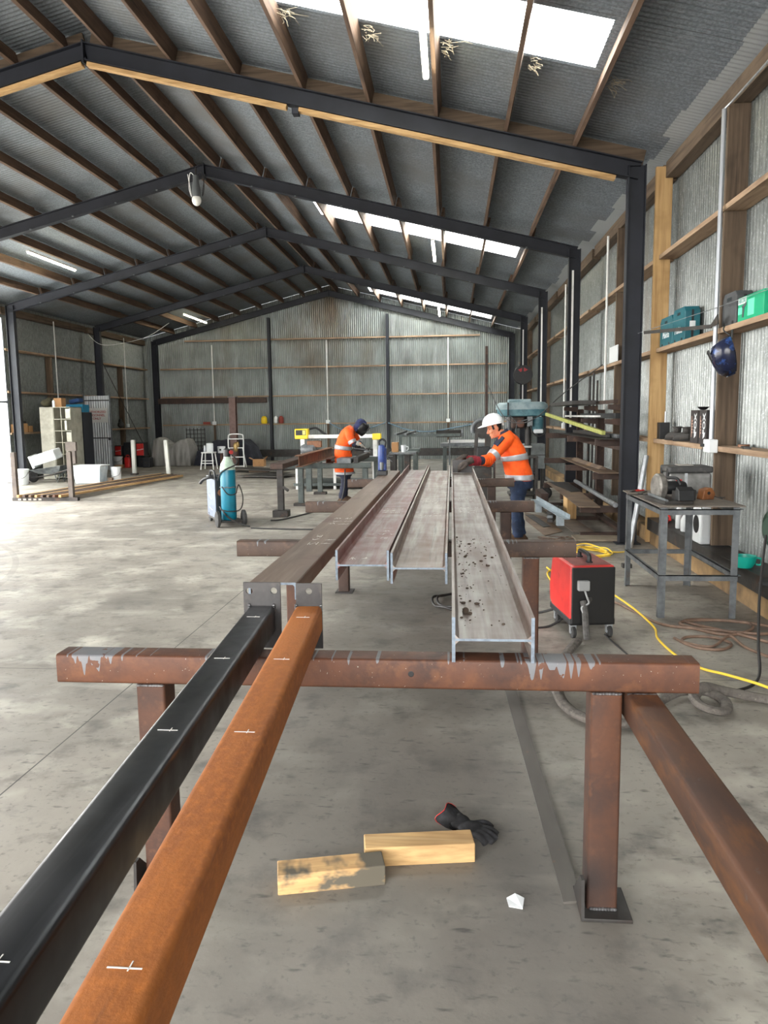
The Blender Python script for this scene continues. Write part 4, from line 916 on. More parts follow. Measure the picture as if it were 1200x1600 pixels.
tag(MB().prism([(-.05,-.032),(.05,-.032),(.05,.032),(.044,.032),(.044,-.026),(-.05,-.026)], (1.545,10.45,.262), (1.36,12.9,.262)).bx(1.48,1.58,10.9,11.0,.0775,.23).bx(1.35,1.44,12.4,12.5,.0775,.23).build('galvanised_angle', pm('galv_bright', (172,184,192), [((140,152,160), 9, .4, .7, 3)], rough=.35, metal=.5)), 'bright galvanised angle on blocks in front of the rack', 'steel angle')
tag(MB().bx(1.50,1.62,13.0,13.9,.08,.32).build('rusty_box_section', RUSTD, bevel=.006), 'rusty box section standing on the floor at the far end of the rack', 'steel section')
tag(MB().bx(1.72,1.86,11.6,12.0,.08,.40).build('timber_block', PALE['Z'], bevel=.006), 'pale timber block under the lowest rack plate', 'timber block')
for k in range(3):
    tag(MB().prism([(-.04,-.02),(.04,-.02),(.04,.02),(-.04,.02)], (1.42+.01*k,11.2+.1*k,.106+.047*k), (1.62+.01*k,12.0+.1*k,.106+.047*k)).build('short_bar', (DSTEEL,STEEL,DSTEEL)[k]), ('short bar lowest in the little stack before the rack','short bar middle in the little stack before the rack','short bar topmost in the little stack before the rack')[k], 'steel bar', 'little stack of bars')
tag(MB().tube(spline([(1.20+.12*cos(k*2.1)+.02*k, 10.15+.16*sin(k*1.7), .012+.003*(k % 5)) for k in range(18)],5), .006, 6).build('wire_tangle', BC2, smooth=True), 'tangle of thin brown wire on the floor by the second trestle', 'wire')
# long bars leaning on the wall behind the rack
for i, (y, h, r) in enumerate(((13.65,2.35,.02),(13.3,2.2,.016),(14.02,2.3,.025))):
    tag(MB().tube([(2.43,y,.0),(2.485,y+.25,h)], r, 8).build('leaning_bar', DSTEEL, smooth=True), ('nearest dark bar leaning on the right wall behind the rack','middle short dark bar leaning on the right wall behind the rack','tallest dark bar leaning on the right wall by the second column')[i], 'bar', 'bars leaning on the right wall')
tag(MB().bx(2.36,2.47,10.9,11.0,.0,1.66).build('standing_plank', RUSTD, bevel=.004), 'rusty plank standing upright beside the near rack upright', 'plank')
# white conduits in the far bays of the right wall
for b, (y, zb) in enumerate(((12.85,1.4),(17.4,1.4),(22.3,1.4),(26.9,1.4))):
    t = T('conduit', 'pale conduit down the right wall, %s' % WN[b+1], 'conduit', (2.475,y,0), group='conduits of the right wall')
    MB().cyl((0,0,zb), (0,0,4.42), .018, 10).build('pipe', WHITEM, t, smooth=True)
    MB().box((-.01,0,zb-.02), (.06,.13,.12)).build('socket_box', WHITEP, t, bevel=.008)
for i in (1,2,3):
    tag(MB().bx(2.165,2.2,FR[i]-.02,FR[i]-.008,1.4,4.2).build('conduit_strip', WHITEM), 'pale conduit strip up the %s right column' % ORD[i], 'conduit')
# ------------------------------------------------------------------ pedestal drill and the machines behind the worker
t = T('pedestal_drill', 'large teal and grey pedestal drill behind the worker in the white helmet', 'drill press', (1.50,15.9,0))
DT = pm('drill_teal', (66,110,122), [((96,138,146), 6, .42, .68, 3), ((46,82,94), 9, .55, .8, 3)], rough=.45)
DG = pm('drill_grey', (150,168,172), [((112,138,144), 7, .4, .7, 3)], rough=.5)
def outline(pts, z0, z1, r): return pts
m = MB(); rings = []
def oval(xa, xb, w, z, n=28):
    out = []
    for k in range(n):
        a = 2*pi*k/n; c, q = cos(a), sin(a)
        e = lambda v: math.copysign(abs(v)**.62, v)
        out.append(Vector(((xb if c > 0 else -xa)*e(c), w*e(q), z)))
    return out
for z, a, b, w in ((1.60,-.50,.36,.19),(1.62,-.56,.40,.22),(1.74,-.58,.42,.23)): rings.append(oval(a,b,w,z))
m.loft(rings); m.build('head_lower', DT, t, smooth=True)
m = MB(); rings = []
for z, a, b, w in ((1.74,-.60,.44,.24),(1.84,-.60,.43,.24),(1.88,-.52,.38,.22),(1.89,-.2,.3,.18)): rings.append(oval(a,b,w,z))
m.loft(rings); m.build('belt_cover', DG, t, smooth=True)
MB().bx(-.36,.10,-.16,.16,1.88,1.945).build('cover_hump', DG, t, bevel=.03, seg=3)
MB().bx(-.385,-.36,-.26,.2,1.62,1.88).build('cover_band', BLACKP, t)
MB().lathe([(.0,1.30),(.10,1.30),(.115,1.33),(.115,1.58),(.0,1.60)], 24, (.24,-.05,0)).build('motor', DT, t, smooth=True)
MB().bx(.02,.12,-.24,-.14,1.40,1.60).build('switch_box', pm('switch_grey', (120,126,128), rough=.5), t, bevel=.008)
MB().bx(.14,.34,-.23,-.17,1.26,1.345).build('motor_cover', WHITEP, t, bevel=.03, seg=3)
MB().tube(spline([(.08,-.24,1.42),(.12,-.26,1.28),(.24,-.27,1.20),(.36,-.25,1.26),(.36,-.22,1.36)],6), .014, 8).build('lead', DARKRUBBER, t, smooth=True)
MB().cyl((.05,.0,.05), (.05,.0,1.62), .065, 20).build('column', DSTEEL, t, smooth=True)
MB().lathe([(.0,1.10),(.02,1.10),(.03,1.2),(.05,1.3),(.055,1.62),(.0,1.62)], 18, (-.33,0,0)).build('spindle', STEEL, t, smooth=True)
MB().bx(-.30,-.02,-.16,.12,1.36,1.60).build('gear_housing', RUSTD, t, bevel=.05, seg=3)
for a in (.3,2.4,4.5): MB().cyl((-.18,-.17,1.48), (-.18+.2*cos(a),-.24,1.48+.2*sin(a)), .012, 8).build('feed_handle', STEEL, t, smooth=True)
MB().lathe([(.0,-.17),(.07,-.17),(.075,-.2),(.0,-.21)], 20, (-.12,0,1.46), 'Y').build('dial', pm('dial_brown', (96,60,44), rough=.5), t, smooth=True)
MB().bx(-.46,.10,-.30,.26,.975,1.02).build('work_table', pm('table_steel', (176,178,176), rough=.4, metal=.4), t, bevel=.006)
MB().bx(-.34,.36,-.28,.28,.0,.06).build('base', DSTEEL, t, bevel=.01)
# grey cabinet and bandsaw beside it
t = T('machine_cabinet', 'grey steel machine cabinet right of the pedestal drill', 'cabinet', (1.74,16.6,0))
MB().bx(-.22,.22,-.2,.2,.5,1.02).build('body', pm('cabinet_grey', (124,130,130), [((98,104,104), 6, .4, .7, 3)], rough=.5), t, bevel=.008)
MB().bx(-.225,.225,-.205,.205,.78,.795).build('seam', DSTEEL, t)
for sx in (-.19,.19):
    for sy in (-.17,.17): MB().bx(sx-.02,sx+.02,sy-.02,sy+.02,0,.5).build('leg', DSTEEL, t)
t = T('steel_stand', 'dark steel stand with wheels and shelves under the drill table', 'stand', (1.38,14.9,0))
for sx in (-.22,.22):
    for sy in (-.2,.2): MB().bx(sx-.025,sx+.025,sy-.025,sy+.025,.0,.86).build('leg', DSTEEL, t)
for z in (.12,.42,.82): MB().bx(-.25,.25,-.23,.23,z,z+.03).build('shelf', DSTEEL, t)
for i, (x, y, z) in enumerate(((-.12,-.1,.451),(.10,.06,.451),(-.05,.05,.151))):
    o = T('machine_vice', ('dark machine vice at the left of the stand middle shelf','dark machine vice at the right of the stand middle shelf','dark machine vice on the bottom shelf of the stand')[i], 'vice', (1.38+x,14.9+y,z))
    MB().bx(-.08,.08,-.05,.05,0,.05).build('base', DSTEEL, o, bevel=.006); MB().bx(-.06,-.02,-.05,.05,.05,.13).build('jaw', STEEL, o); MB().bx(.03,.07,-.05,.05,.05,.13).build('jaw', STEEL, o)
    MB().cyl((.07,0,.07),(.15,0,.07),.01,8).build('screw', STEEL, o)
for x, y, l in ((1.80,15.0,'black rubber wheel on the floor beside the drill stand'),):
    tag(MB().lathe([(.03,-.035),(.10,-.04),(.13,-.02),(.13,.02),(.10,.04),(.03,.035)], 24, (x,y,.131), 'Y').build('rubber_wheel', RUBBER, smooth=True), l, 'wheel')
tag(MB().ell((1.24,14.3,.06), (.07,.07,.06), 14, 10).build('wooden_knob', BRB, smooth=True), 'round brown object on the floor behind the far trestle', 'knob')
# bench grinder style saw left of the head
t = T('cold_saw', 'dark cold saw with round guard left of the worker in the white helmet', 'saw', (.50,13.0,0))
MB().bx(-.16,.16,-.2,.2,.0,.78).build('pedestal', DSTEEL, t, bevel=.01)
MB().bx(-.12,.22,-.2,.2,.78,.92).build('bed', DSTEEL, t, bevel=.01)
m = MB()
arc = [Vector((.02+.17*cos(a), 0, 1.40+.17*sin(a))) for a in [radians(-20+220*k/20) for k in range(21)]]
m.tube(arc, .035, 10); m.build('guard', STEEL, t, smooth=True)
MB().lathe([(.0,-.006),(.15,-.006),(.15,.006),(.0,.006)], 32, (.02,0,1.40), 'Y').build('blade', DSTEEL, t, smooth=True)
MB().bar((-.10,0,.9), (-.08,0,1.35), .05, .06).bar((.10,.0,.9), (.12,.0,1.3), .08, .08).build('arm', DSTEEL, t)
MB().bx(-.08,.14,-.16,-.02,.92,1.12).build('gearbox', BLACKP, t, bevel=.02)
# tall rusty post and red reel hanging between columns
tag(MB().bx(.70,.755,16.3,16.36,.0,3.05).build('tall_post', RUSTD), 'tall thin dark rusty post rising behind the worker in the white helmet', 'post')
t = T('hose_reel', 'black and red hose reel hung on the fourth right column', 'reel', (2.02,22.4,2.75))
MB().lathe([(.05,-.14),(.26,-.14),(.27,-.10),(.2,-.09),(.2,.09),(.27,.10),(.26,.14),(.05,.14)], 28, (0,0,0), 'Y').build('drum', BLACKP, t, smooth=True)
for a in (1.1,2.0): MB().poly([(.10*cos(a),-.149,.10*sin(a)),(.19*cos(a-.3),-.149,.19*sin(a-.3)),(.2*cos(a+.35),-.149,.2*sin(a+.35)),(.11*cos(a+.35),-.149,.11*sin(a+.35))], .008, 'Y').build('red_spoke', pm('dull_red', (150,40,46), rough=.5), t)
MB().bx(-.03,.22,-.03,.03,-.02,.02).bx(.2,.23,-.03,.03,-.3,.3).build('wall_mount', DSTEEL, t)
cable('overhead_cable', [(.73,16.25,2.3),(1.0,15.2,1.62),(1.3,14.8,1.48),(1.6,14.6,1.60),(2.0,14.2,2.0),(2.48,13.1,2.44)], .009, DARKRUBBER, 'dark cable sagging across the pedestal drill to the right wall')
cable('hanging_hose', [(-2.35,28.8,1.38),(-1.6,28.7,1.12),(-.8,28.7,1.05),(.1,28.8,1.18),(.9,28.8,1.32)], .02, pm('blue_hose', (110,140,160), rough=.5), 'pale blue hose sagging along the gable wall behind the tables', 'hose')
cable('hanging_hose', [(-4.6,28.9,1.42),(-4.2,28.8,1.2),(-3.6,28.7,1.05),(-2.9,28.8,1.25),(-2.45,28.9,1.4)], .018, MATS['blue_hose'], 'dark end of pale hose hanging left of the right gable post', 'hose')
# steel tables in the middle distance
def far_table(x, y, w, z, lab, top_mt):
    t = T('steel_table', lab, 'table', (x,y,0))
    MB().bx(-w/2,w/2,-.4,.4,z-.09,z).build('top', top_mt, t, bevel=.006)
    for sx in (-w/2+.12,w/2-.12):
        for sy in (-.3,.3): MB().bx(sx-.05,sx+.05,sy-.05,sy+.05,.0,z-.09).build('leg', GREENST, t)
    return t
far_table(-1.12,20.0,.62,.80,'green grey steel stand in the middle of the shed before the gable', GREENST)
t = T('section_rack', 'grey steel frame with bars on top of the green grey stand', 'frame', (-1.12,20.0,.80))
for x in (-.2,.05): MB().bx(x-.03,x+.03,-.05,.05,.0,.30).build('post', GREENST, t)
MB().bx(-.25,1.35,-.04,.04,.30,.37).build('rail', GREENST, t)
for x in (-.2,.05): MB().bar((x-.1,-.35,.37),(x+.12,.35,.43),.06,.05).build('cross_bar', STEEL, t)
far_table(.35,21.0,1.3,.90,'long grey steel table behind the second worker near the gable', STEEL)
t = T('drawing_board', 'small dark tilted screen on a stand above the far steel table', 'screen', (-.05,20.4,.0))
MB().bar((0,0,0),(0,0,1.05),.04,.04).build('stand', STEEL, t); MB().bar((-.0,-.14,1.08),(.0,.14,1.24),.70,.02,up=(0,-1,1)).build('panel', DSTEEL, t); MB().bar((.33,-.16,1.07),(.33,.16,1.26),.05,.03,up=(0,-1,1)).build('frame_bar', ALU, t)
MB().bx(-.2,.2,-.15,.15,0,.02).build('base', DSTEEL, t)
tag(MB().bx(-.1,.95,20.75,20.85,.905,.985).build('white_section', WHITEM), 'white steel section lying on the long grey table near the gable', 'steel section')
# end plate, steel stick held by the worker
t = tag(MB().bx(.014,.248,9.475,9.49,.944,1.10).build('end_plate', PLBLACK, bevel=.002), 'dark steel end plate standing in the far end of the rightmost beam', 'steel plate')
tag(MB().bar((.545,9.72,.0),(.53,9.66,1.04),.022,.03).build('steel_stick', DSTEEL), 'thin steel bar standing beside the worker in the white helmet', 'bar')
# ------------------------------------------------------------------ left half of the shed
# gas cart: welding machine with teal cylinder
t = T('gas_welder', 'grey wheeled welding machine with a teal gas cylinder on its rear tray', 'welder', (-3.525,11.67,0), radians(29))
WG = pm('welder_grey', (112,122,140), [((92,102,118), 6, .4, .7, 3)], rough=.4)
MB().bx(-.168,-.155,-.07,.56,.10,.70).build('side_panel', WG, t, bevel=.006)
lm = MB(); lm.tube(spline([(-.170,.30,.47),(-.170,.36,.44),(-.170,.28,.40),(-.170,.20,.37)],4), .010, 4, flat=.3); lm.tube([(-.170,.38,.24),(-.170,.16,.21)], .007, 4, flat=.3); lm.build('white_logo', WHITEP, t)
MB().bx(-.153,.155,-.06,.55,.10,.70).build('cabinet', BLACKP, t, bevel=.012)
MB().bx(-.15,.15,-.075,-.061,.12,.69).build('rear_face', pm('panel_black', (10,10,11)), t, bevel=.01)
MB().bx(-.165,.165,.40,.60,.70,.74).bx(-.165,.165,-.05,.40,.70,.72).build('sloped_top', pm('top_dark', (60,64,70), rough=.5), t, bevel=.008)
MB().tube(spline([(-.15,-.02,.72),(-.15,.02,.82),(-.15,.30,.82),(-.15,.36,.73)],5), .016, 8).build('top_handle', BLACKP, t, smooth=True)
MB().tube(spline([(-.10,.02,.71),(-.20,.02,.74),(-.30,.12,.70),(-.34,.18,.64)],5), .024, 8).build('torch', BLACKP, t, smooth=True)
MB().lathe([(.0,-.02),(.05,-.02),(.05,.0),(.0,.0)], 16, (-.08,-.075,.50), 'Y').build('dial', BRB, t, smooth=True)
MB().bx(-.17,.17,-.42,.58,.07,.10).build('tray', DSTEEL, t, bevel=.006)
c = MB().lathe([(.0,.10),(.105,.10),(.115,.12),(.115,.88),(.10,.95),(.07,1.0),(.05,1.04),(.05,1.06),(.0,1.06)], 32, (.0,-.25,0)).build('gas_cylinder', TEALC, t, smooth=True)
MB().lathe([(.1165,.865),(.113,.90),(.102,.952),(.072,1.002),(.052,1.042),(.052,1.062),(.0,1.064),], 32, (.0,-.25,0)).build('shoulder', pm('cylinder_pale', (176,194,176), [((140,160,146), 9, .4, .7, 3)], rough=.5), c, smooth=True)
MB().lathe([(.0,1.05),(.05,1.05),(.055,1.09),(.05,1.17),(.03,1.19),(.0,1.19)], 16, (.0,-.25,0)).build('regulator', BLACKP, c, smooth=True)
MB().lathe([(.0,-.03),(.03,-.03),(.03,-.0),(.0,.0)], 14, (.05,-.30,1.13), 'Y').build('gauge', pm('gauge_red', (150,40,40), rough=.4), c, smooth=True)
MB().tube(spline([(.0+.12*cos(a), -.25+.12*sin(a), .60+.006*sin(9*a)) for a in [2*pi*k/16 for k in range(17)]],3), .009, 6).build('chain', STEEL, t, smooth=True)
MB().tube(spline([(.05,-.31,1.10),(.13,-.30,1.02),(.11,-.36,.95),(-.05,-.38,.88),(-.12,-.30,.82),(-.13,-.16,.70)],6), .011, 8).build('gas_hose', DARKRUBBER, t, smooth=True)
MB().tube(spline([(-.12,-.36,.62),(-.04,-.39,.50),(.08,-.37,.50),(.13,-.29,.58),(.17,-.25,.62),(.22,-.25,.45),(.20,-.27,.30),(.12,-.35,.24),(-.05,-.38,.24),(-.15,-.30,.27)],6), .009, 8).build('torch_lead', DARKRUBBER, t, smooth=True)
MB().tube(spline([(-.13,-.20,.3),(-.06,-.42,.16),(.10,-.50,.06),(.24,-.56,.012)],6), .012, 8).build('earth_lead', DARKRUBBER, t, smooth=True)
for x, y, r in ((-.20,-.36,.125),(.20,-.36,.125),(-.14,.46,.085),(.14,.46,.085)):
    w_ = MB().lathe([(.03,-.025),(r-.03,-.03),(r,-.018),(r,.018),(r-.03,.03),(.03,.025)], 24, (x,y,r), 'X').build('wheel', RUBBER, t, smooth=True)
    MB().lathe([(.0,-.02),(.03,-.022),(.03,.022),(.0,.02)], 12, (x,y,r), 'X').build('hub', STEEL, w_, smooth=True)
cable('black_cable', [(-2.98,11.12,.012),(-2.6,11.05),(-1.9,11.0),(-1.3,11.25),(-1.0,11.6)], .011, DARKRUBBER, 'black lead running on the floor right of the gas welder, nearer one')
cable('black_cable', [(-2.88,11.95,.013),(-2.7,12.1),(-2.4,13.0),(-2.2,13.9),(-2.1,14.25,.012),(-2.02,14.33,.3),(-2.0,14.34,.66)], .013, DARKRUBBER, 'thick black cable from gas welder up to the welding trestle')
# the worker's trestle table and its steel
t = T('steel_trestle', 'green grey steel trestle in front of the welding worker', 'trestle', (-2.27,14.1,0))
MB().prism(rprof(.10,.10,.01), (-.79,0,.745), (.79,0,.745)).build('top_bar', GREENST, t, smooth=True)
for x in (-.53,.68):
    g = MB().bx(x-.05,x+.05,-.05,.05,.05,.694).build('leg', GREENST, t, bevel=.006); MB().bx(x-.13,x+.13,-.10,.10,0,.05).build('foot', DSTEEL, g)
t = T('steel_trestle', 'green grey steel trestle behind the welding worker', 'trestle', (-2.27,16.2,0))
MB().prism(rprof(.10,.10,.01), (-.79,0,.745), (.79,0,.745)).build('top_bar', GREENST, t, smooth=True)
for x in (-.53,.68):
    g = MB().bx(x-.05,x+.05,-.05,.05,.05,.694).build('leg', GREENST, t, bevel=.006); MB().bx(x-.13,x+.13,-.10,.10,0,.05).build('foot', DSTEEL, g)
t = T('steel_post_stand', 'dark steel post stand with box foot carrying the near end of the rusty channel', 'stand', (-2.83,12.52,0))
MB().bx(-.05,.05,-.05,.05,.11,.793).build('post', DSTEEL, t, bevel=.006); m = MB().prism([(-.13,-.055),(.13,-.055),(.13,.055),(-.13,.055)], (0,-.1,.055), (0,.12,.055)); m.build('box_foot', DSTEEL, t, bevel=.006)
MB().bar((.05,-.04,.50),(.14,-.06,.44),.04,.04).build('lug', DSTEEL, t)
def pfc(x, ya, yb, z, w, h, mt, name, lab):
    m = MB(); m.prism([(-w/2,-h/2),(w/2,-h/2),(w/2,-h/2+.012),(-w/2+.012,-h/2+.012),(-w/2+.012,h/2-.012),(w/2,h/2-.012),(w/2,h/2),(-w/2,h/2)], (x,ya,z+h/2), (x,yb,z+h/2))
    return tag(m.build(name, mt), lab, 'steel section')
m = MB(); m.bx(-2.98,-2.76,12.42,16.3,.7955,.89); tag(m.build('steel_channel', RUSTD, bevel=.008), 'rusty steel channel running from the post stand to the welding trestle', 'steel channel')
m = MB(); m.prism(hprof(.13,.20,.012,.009), (-2.60,12.95,.897), (-2.56,16.35,.897)); tag(m.build('steel_beam', pm('orange_brown_beam', (120,82,56), [((84,54,42), 6, .4, .7, 4), ((160,104,60), 8, .55, .8, 3)], rough=.6)), 'short rusty I-beam lying beside the channel on the welding trestles', 'beam')
pfc(-2.24, 13.9, 14.46, .7955, .10, .09, RUST, 'steel_angle', 'rusty angle section on the welding trestle left of the worker tube')
tag(MB().prism(rprof(.26,.09,.008), (-1.96,13.9,.841), (-1.95,14.46,.841)).build('steel_tube', STEEL, smooth=True), 'grey flat steel tube under the hands of the welding worker', 'steel tube')
tag(MB().bx(-1.79,-1.71,14.0,16.0,.7955,.90).build('steel_bar', DSTEEL), 'dark steel section at the right end of the welding trestle', 'steel bar')
# gantry cutting machine
t = T('gantry_cutter', 'white gantry cutting machine with yellow boxes behind the welding worker', 'machine', (-2.7,18.0,0))
MB().bx(-.85,.95,-.05,.05,1.14,1.225).build('gantry_rail', WHITEM, t, bevel=.006)
b_ = MB().bx(-.97,-.66,-.14,.14,1.13,1.37).build('controller', YELLOW, t, bevel=.02); MB().bx(-.94,-.70,-.1445,-.1395,1.22,1.34).build('screen', BLACKP, b_, bevel=.002); MB().bx(-.78,-.71,-.147,-.1445,1.23,1.33).build('label_panel', pm('pale_print', (214,204,120), rough=.5), b_)
MB().bx(.86,1.06,-.12,.12,1.10,1.24).build('drive_box', YELLOW, t, bevel=.01)
MB().bx(-.86,1.0,-.75,.75,.62,.68).build('table', pm('cutter_table', (150,154,156), rough=.5, metal=.3), t)
for x in (-.82,.05,.95):
    for y in (-.7,.7): MB().bx(x-.03,x+.03,y-.03,y+.03,0,.62).build('leg', WHITEM, t)
for x in (-.8,.92): MB().bx(x-.05,x+.05,-.06,.06,.68,1.14).build('carriage', WHITEM, t, bevel=.006)
MB().bx(-.9,1.0,-.75,.75,.08,.14).build('lower_shelf', GREENST, t)
MB().tube(spline([(-.66,.1,1.36),(-.5,.12,1.38),(-.35,.1,1.28),(-.25,.08,1.22)],5), .025, 8).build('cable_chain', BLACKP, t, smooth=True)
t = T('gooseneck_motor', 'grey motor with round housing in front of the yellow controller', 'motor', (-3.15,16.8,.0))
MB().lathe([(.0,-.16),(.09,-.16),(.12,-.10),(.12,.12),(.07,.18),(.0,.18)], 22, (0,0,.93), 'X').build('housing', STEEL, t, smooth=True); MB().bx(-.06,.06,-.06,.06,0,.83).build('stand', GREENST, t); MB().bx(-.02,.3,-.06,.06,.98,1.12).build('cover', BRB, t, bevel=.01)
# second steel work bench right of worker one with cup
t = T('steel_table', 'dark steel table with a white cup right of the blue drill', 'table', (-1.05,16.6,0))
MB().bx(-.28,.30,-.3,.3,.83,.87).build('top', STEEL, t)
for x in (-.2,.1): MB().bx(x-.06,x+.06,-.2,.2,0,.83).build('leg', DSTEEL, t)
t = T('white_cup', 'white cup standing on the dark steel table right of the blue drill', 'cup', (-1.02,16.45,.871)); MB().lathe([(.0,0),(.045,0),(.06,.15),(.055,.15),(.04,.01),(.0,.01)], 18).build('body', WHITEP, t, smooth=True); MB().tube(spline([(.055,0,.12),(.1,0,.11),(.09,0,.05),(.05,0,.04)],5),.01,6).build('handle', WHITEP, t, smooth=True)
tag(MB().bx(-1.28,-1.14,16.45,16.7,.871,1.08).build('carton', CARD, bevel=.006), 'brown carton on the dark steel table behind the blue drill', 'carton')
# stillage stand with posts and rails on the floor
t = T('steel_stillage', 'dark steel floor stillage with two posts at the left', 'stillage', (-8.35,15.08,0))
BRN = pm('brown_grey_steel', (94,84,76), [((70,62,58), 6, .4, .7, 4)], rough=.6)
MB().bx(-.68,.72,-.05,.05,.0,.07).build('base_rail', DSTEEL, t)
for x in (-.62,.58): MB().bx(x-.045,x+.045,-.045,.045,.07,1.0).build('post', BRN, t)
hd = MB().bx(.52,.74,-.03,.03,1.02,1.20).build('bracket_head', BRN, t); MB().bx(.66,.72,-.04,.04,.76,1.02).build('lower_bracket', BRN, t)
for k in range(5): MB().bx(-.55+.11*k,-.49+.11*k,-.058,-.05,.015,.05).build('slot_tag', pm('slot_pale', (168,160,150), rough=.6), t)
WOODY = [PALE['Y'], RUSTD, OLDT['Y'], PALE['Y'], RUSTD, OLDT['Y'], RUST, PALE['Y']]
LB = ['leftmost','second','third','fourth','fifth','sixth','seventh','rightmost']
for k in range(8):
    x0 = -8.86+.128*k; tag(MB().bar((x0,14.95,.105), (x0+.45,21.6-.1*k,.055), .055, .05).build('long_bar', WOODY[k], bevel=.004), '%s of the long bars lying from the stillage across the left floor' % LB[k], 'bar', 'long bars on the left floor')
for x, y, l, ti in ((-9.40,22.1,'white painted post standing near the corrugated door panel',.0),(-8.22,21.75,'white painted post leaning at the far end of the long bars',-.05)):
    t = T('white_post', l, 'post', (x,y,0)); MB().bar((0,0,.0),(ti,0,1.03),.10,.10,up=(0,1,0)).build('post', pm('chalky_white', (206,206,200), [((160,160,156), (7,7,2), .45, .7, 4)], rough=.8), t); MB().bx(-.09,.09,-.09,.09,0,.05).build('foot', DSTEEL, t)
# lockers, cabinets and the sign door
t = T('locker', 'pale grey metal locker with open compartments against the far left wall', 'locker', (-10.86,20.75,0))
LG = pm('locker_grey', (176,174,160), [((150,148,134), 5, .4, .7, 3)], rough=.5); LI = pm('locker_inside', (92,90,84), rough=.6)
MB().bx(-.44,-.43,-.33,.33,.0,2.0).build('side_panel', LG, t); MB().bx(.43,.44,-.33,.33,.0,2.0).build('side_panel', LG, t); MB().bx(-.44,.44,.32,.33,0,2.0).build('back_panel', LI, t); MB().bx(-.44,.44,-.33,.33,1.985,2.0).build('top_panel', LG, t)
for k in range(6): MB().bx(-.43,.43,-.32,.32,.06+.32*k,.075+.32*k).build('shelf', LG, t)
for x in (-.05,.16): MB().bx(x-.008,x+.008,-.32,.32,.06,1.985).build('divider', LG, t)
MB().bx(-.43,-.06,-.335,-.325,.02,1.98).build('door', LG, t)
for k in range(6):
    d = MB().bx(.40,.46,-.60,-.33,.09+.32*k,.35+.32*k).build('small_door', LG, t) if k in (2,4) else MB().bx(.30,.43,-.335,-.325,.09+.32*k,.35+.32*k).build('small_door', LG, t)
t = T('dark_cabinet', 'tall dark blue black cabinet between locker and sign door', 'cabinet', (-10.95,21.95,0))
MB().bx(-.27,.27,-.3,.3,0,1.86).build('body', pm('cabinet_dark', (34,38,48), rough=.45), t, bevel=.008); MB().bx(-.003,.003,-.305,-.298,.05,1.82).build('door_gap', BLACKP, t)
t = T('blue_crate', 'bright blue plastic crate with items on top of the dark cabinet', 'crate', (-10.95,21.9,1.862))
BL = pm('crate_blue', (30,136,176), rough=.45)
m = MB(); m.bx(-.26,.26,-.2,.2,0,.02)
for a in (-.26,.25): m.bx(a,a+.01,-.2,.2,.02,.22)
for b in (-.2,.19): m.bx(-.25,.25,b,b+.01,.02,.22)
m.build('tub', BL, t); MB().bx(-.27,.27,-.21,-.17,.19,.23).build('rim', BL, t)
tag(MB().bar((-11.12,21.9,2.16),(-10.80,21.85,2.22),.25,.12).build('blue_bag', pm('bag_blue', (44,74,120), rough=.8), bevel=.03), 'dark blue bag lying in the blue crate', 'bag')
tag(MB().bx(-11.02,-10.80,21.2,21.45,2.02,2.27).build('carton', CARD, bevel=.004) , 'brown carton on top of the pale locker', 'carton').location = (0,-.5,-.015)
t = T('bag', 'dark olive bag heaped on the left top of the locker', 'bag', (-11.23,20.7,2.002)); MB().ell((0,0,.11),(.16,.16,.11),14,10).ell((.06,.05,.17),(.10,.12,.10),12,8).build('body', pm('olive', (76,72,52), [((54,52,40), 12, .4, .7, 3)], rough=.9), t, smooth=True)
t = T('spray_can', 'small white can between bag and carton on the locker top', 'can', (-10.92,20.5,2.002)); MB().lathe([(.0,0),(.035,0),(.035,.16),(.015,.19),(.0,.2)],14).build('body', WHITEP, t, smooth=True)
# corrugated door panel with the sign
t = T('door_panel', 'corrugated iron door panel with an authorized personnel sign', 'door', (-11.05,23.4,0))
m = MB(); us = corr_pts(-.40,.40,.0762,6)
for a, b in zip(us, us[1:]): m.add([(a,corr(a,.012),.06),(b,corr(b,.012),.06),(b,corr(b,.012),2.38),(a,corr(a,.012),2.38)], [(0,1,2,3)])
m.build('sheet', pm('door_sheet', (176,180,182), [((120,124,126), (30,30,2), .45, .75, 3)], rough=.4, metal=.4), t, smooth=True, ang=80)
for a in (-.43,.40): MB().bx(a,a+.035,-.03,.03,.0,2.42).build('stile', STEEL, t)
for z in (2.22,1.05): MB().bx(-.40,.40,-.025,-.018,z,z+.035).build('rail', DSTEEL, t)
sg = MB().bx(-.37,.34,-.034,-.026,1.55,2.0).build('sign', pm('sign_grey', (196,196,192), rough=.5), t)
m = text_mb('AUTHORIZED\nPERSONNEL\nONLY', .098, ext=.001, spacing=1.05, bold=True); place(m, frame((-.015,-.0355,1.775),(1,0,0),(0,0,1))); m.build('lettering', pm('sign_red', (150,44,48), rough=.5), sg)
MB().bx(.33,.40,-.06,-.03,1.0,1.08).build('latch', BLACKP, t, bevel=.006)
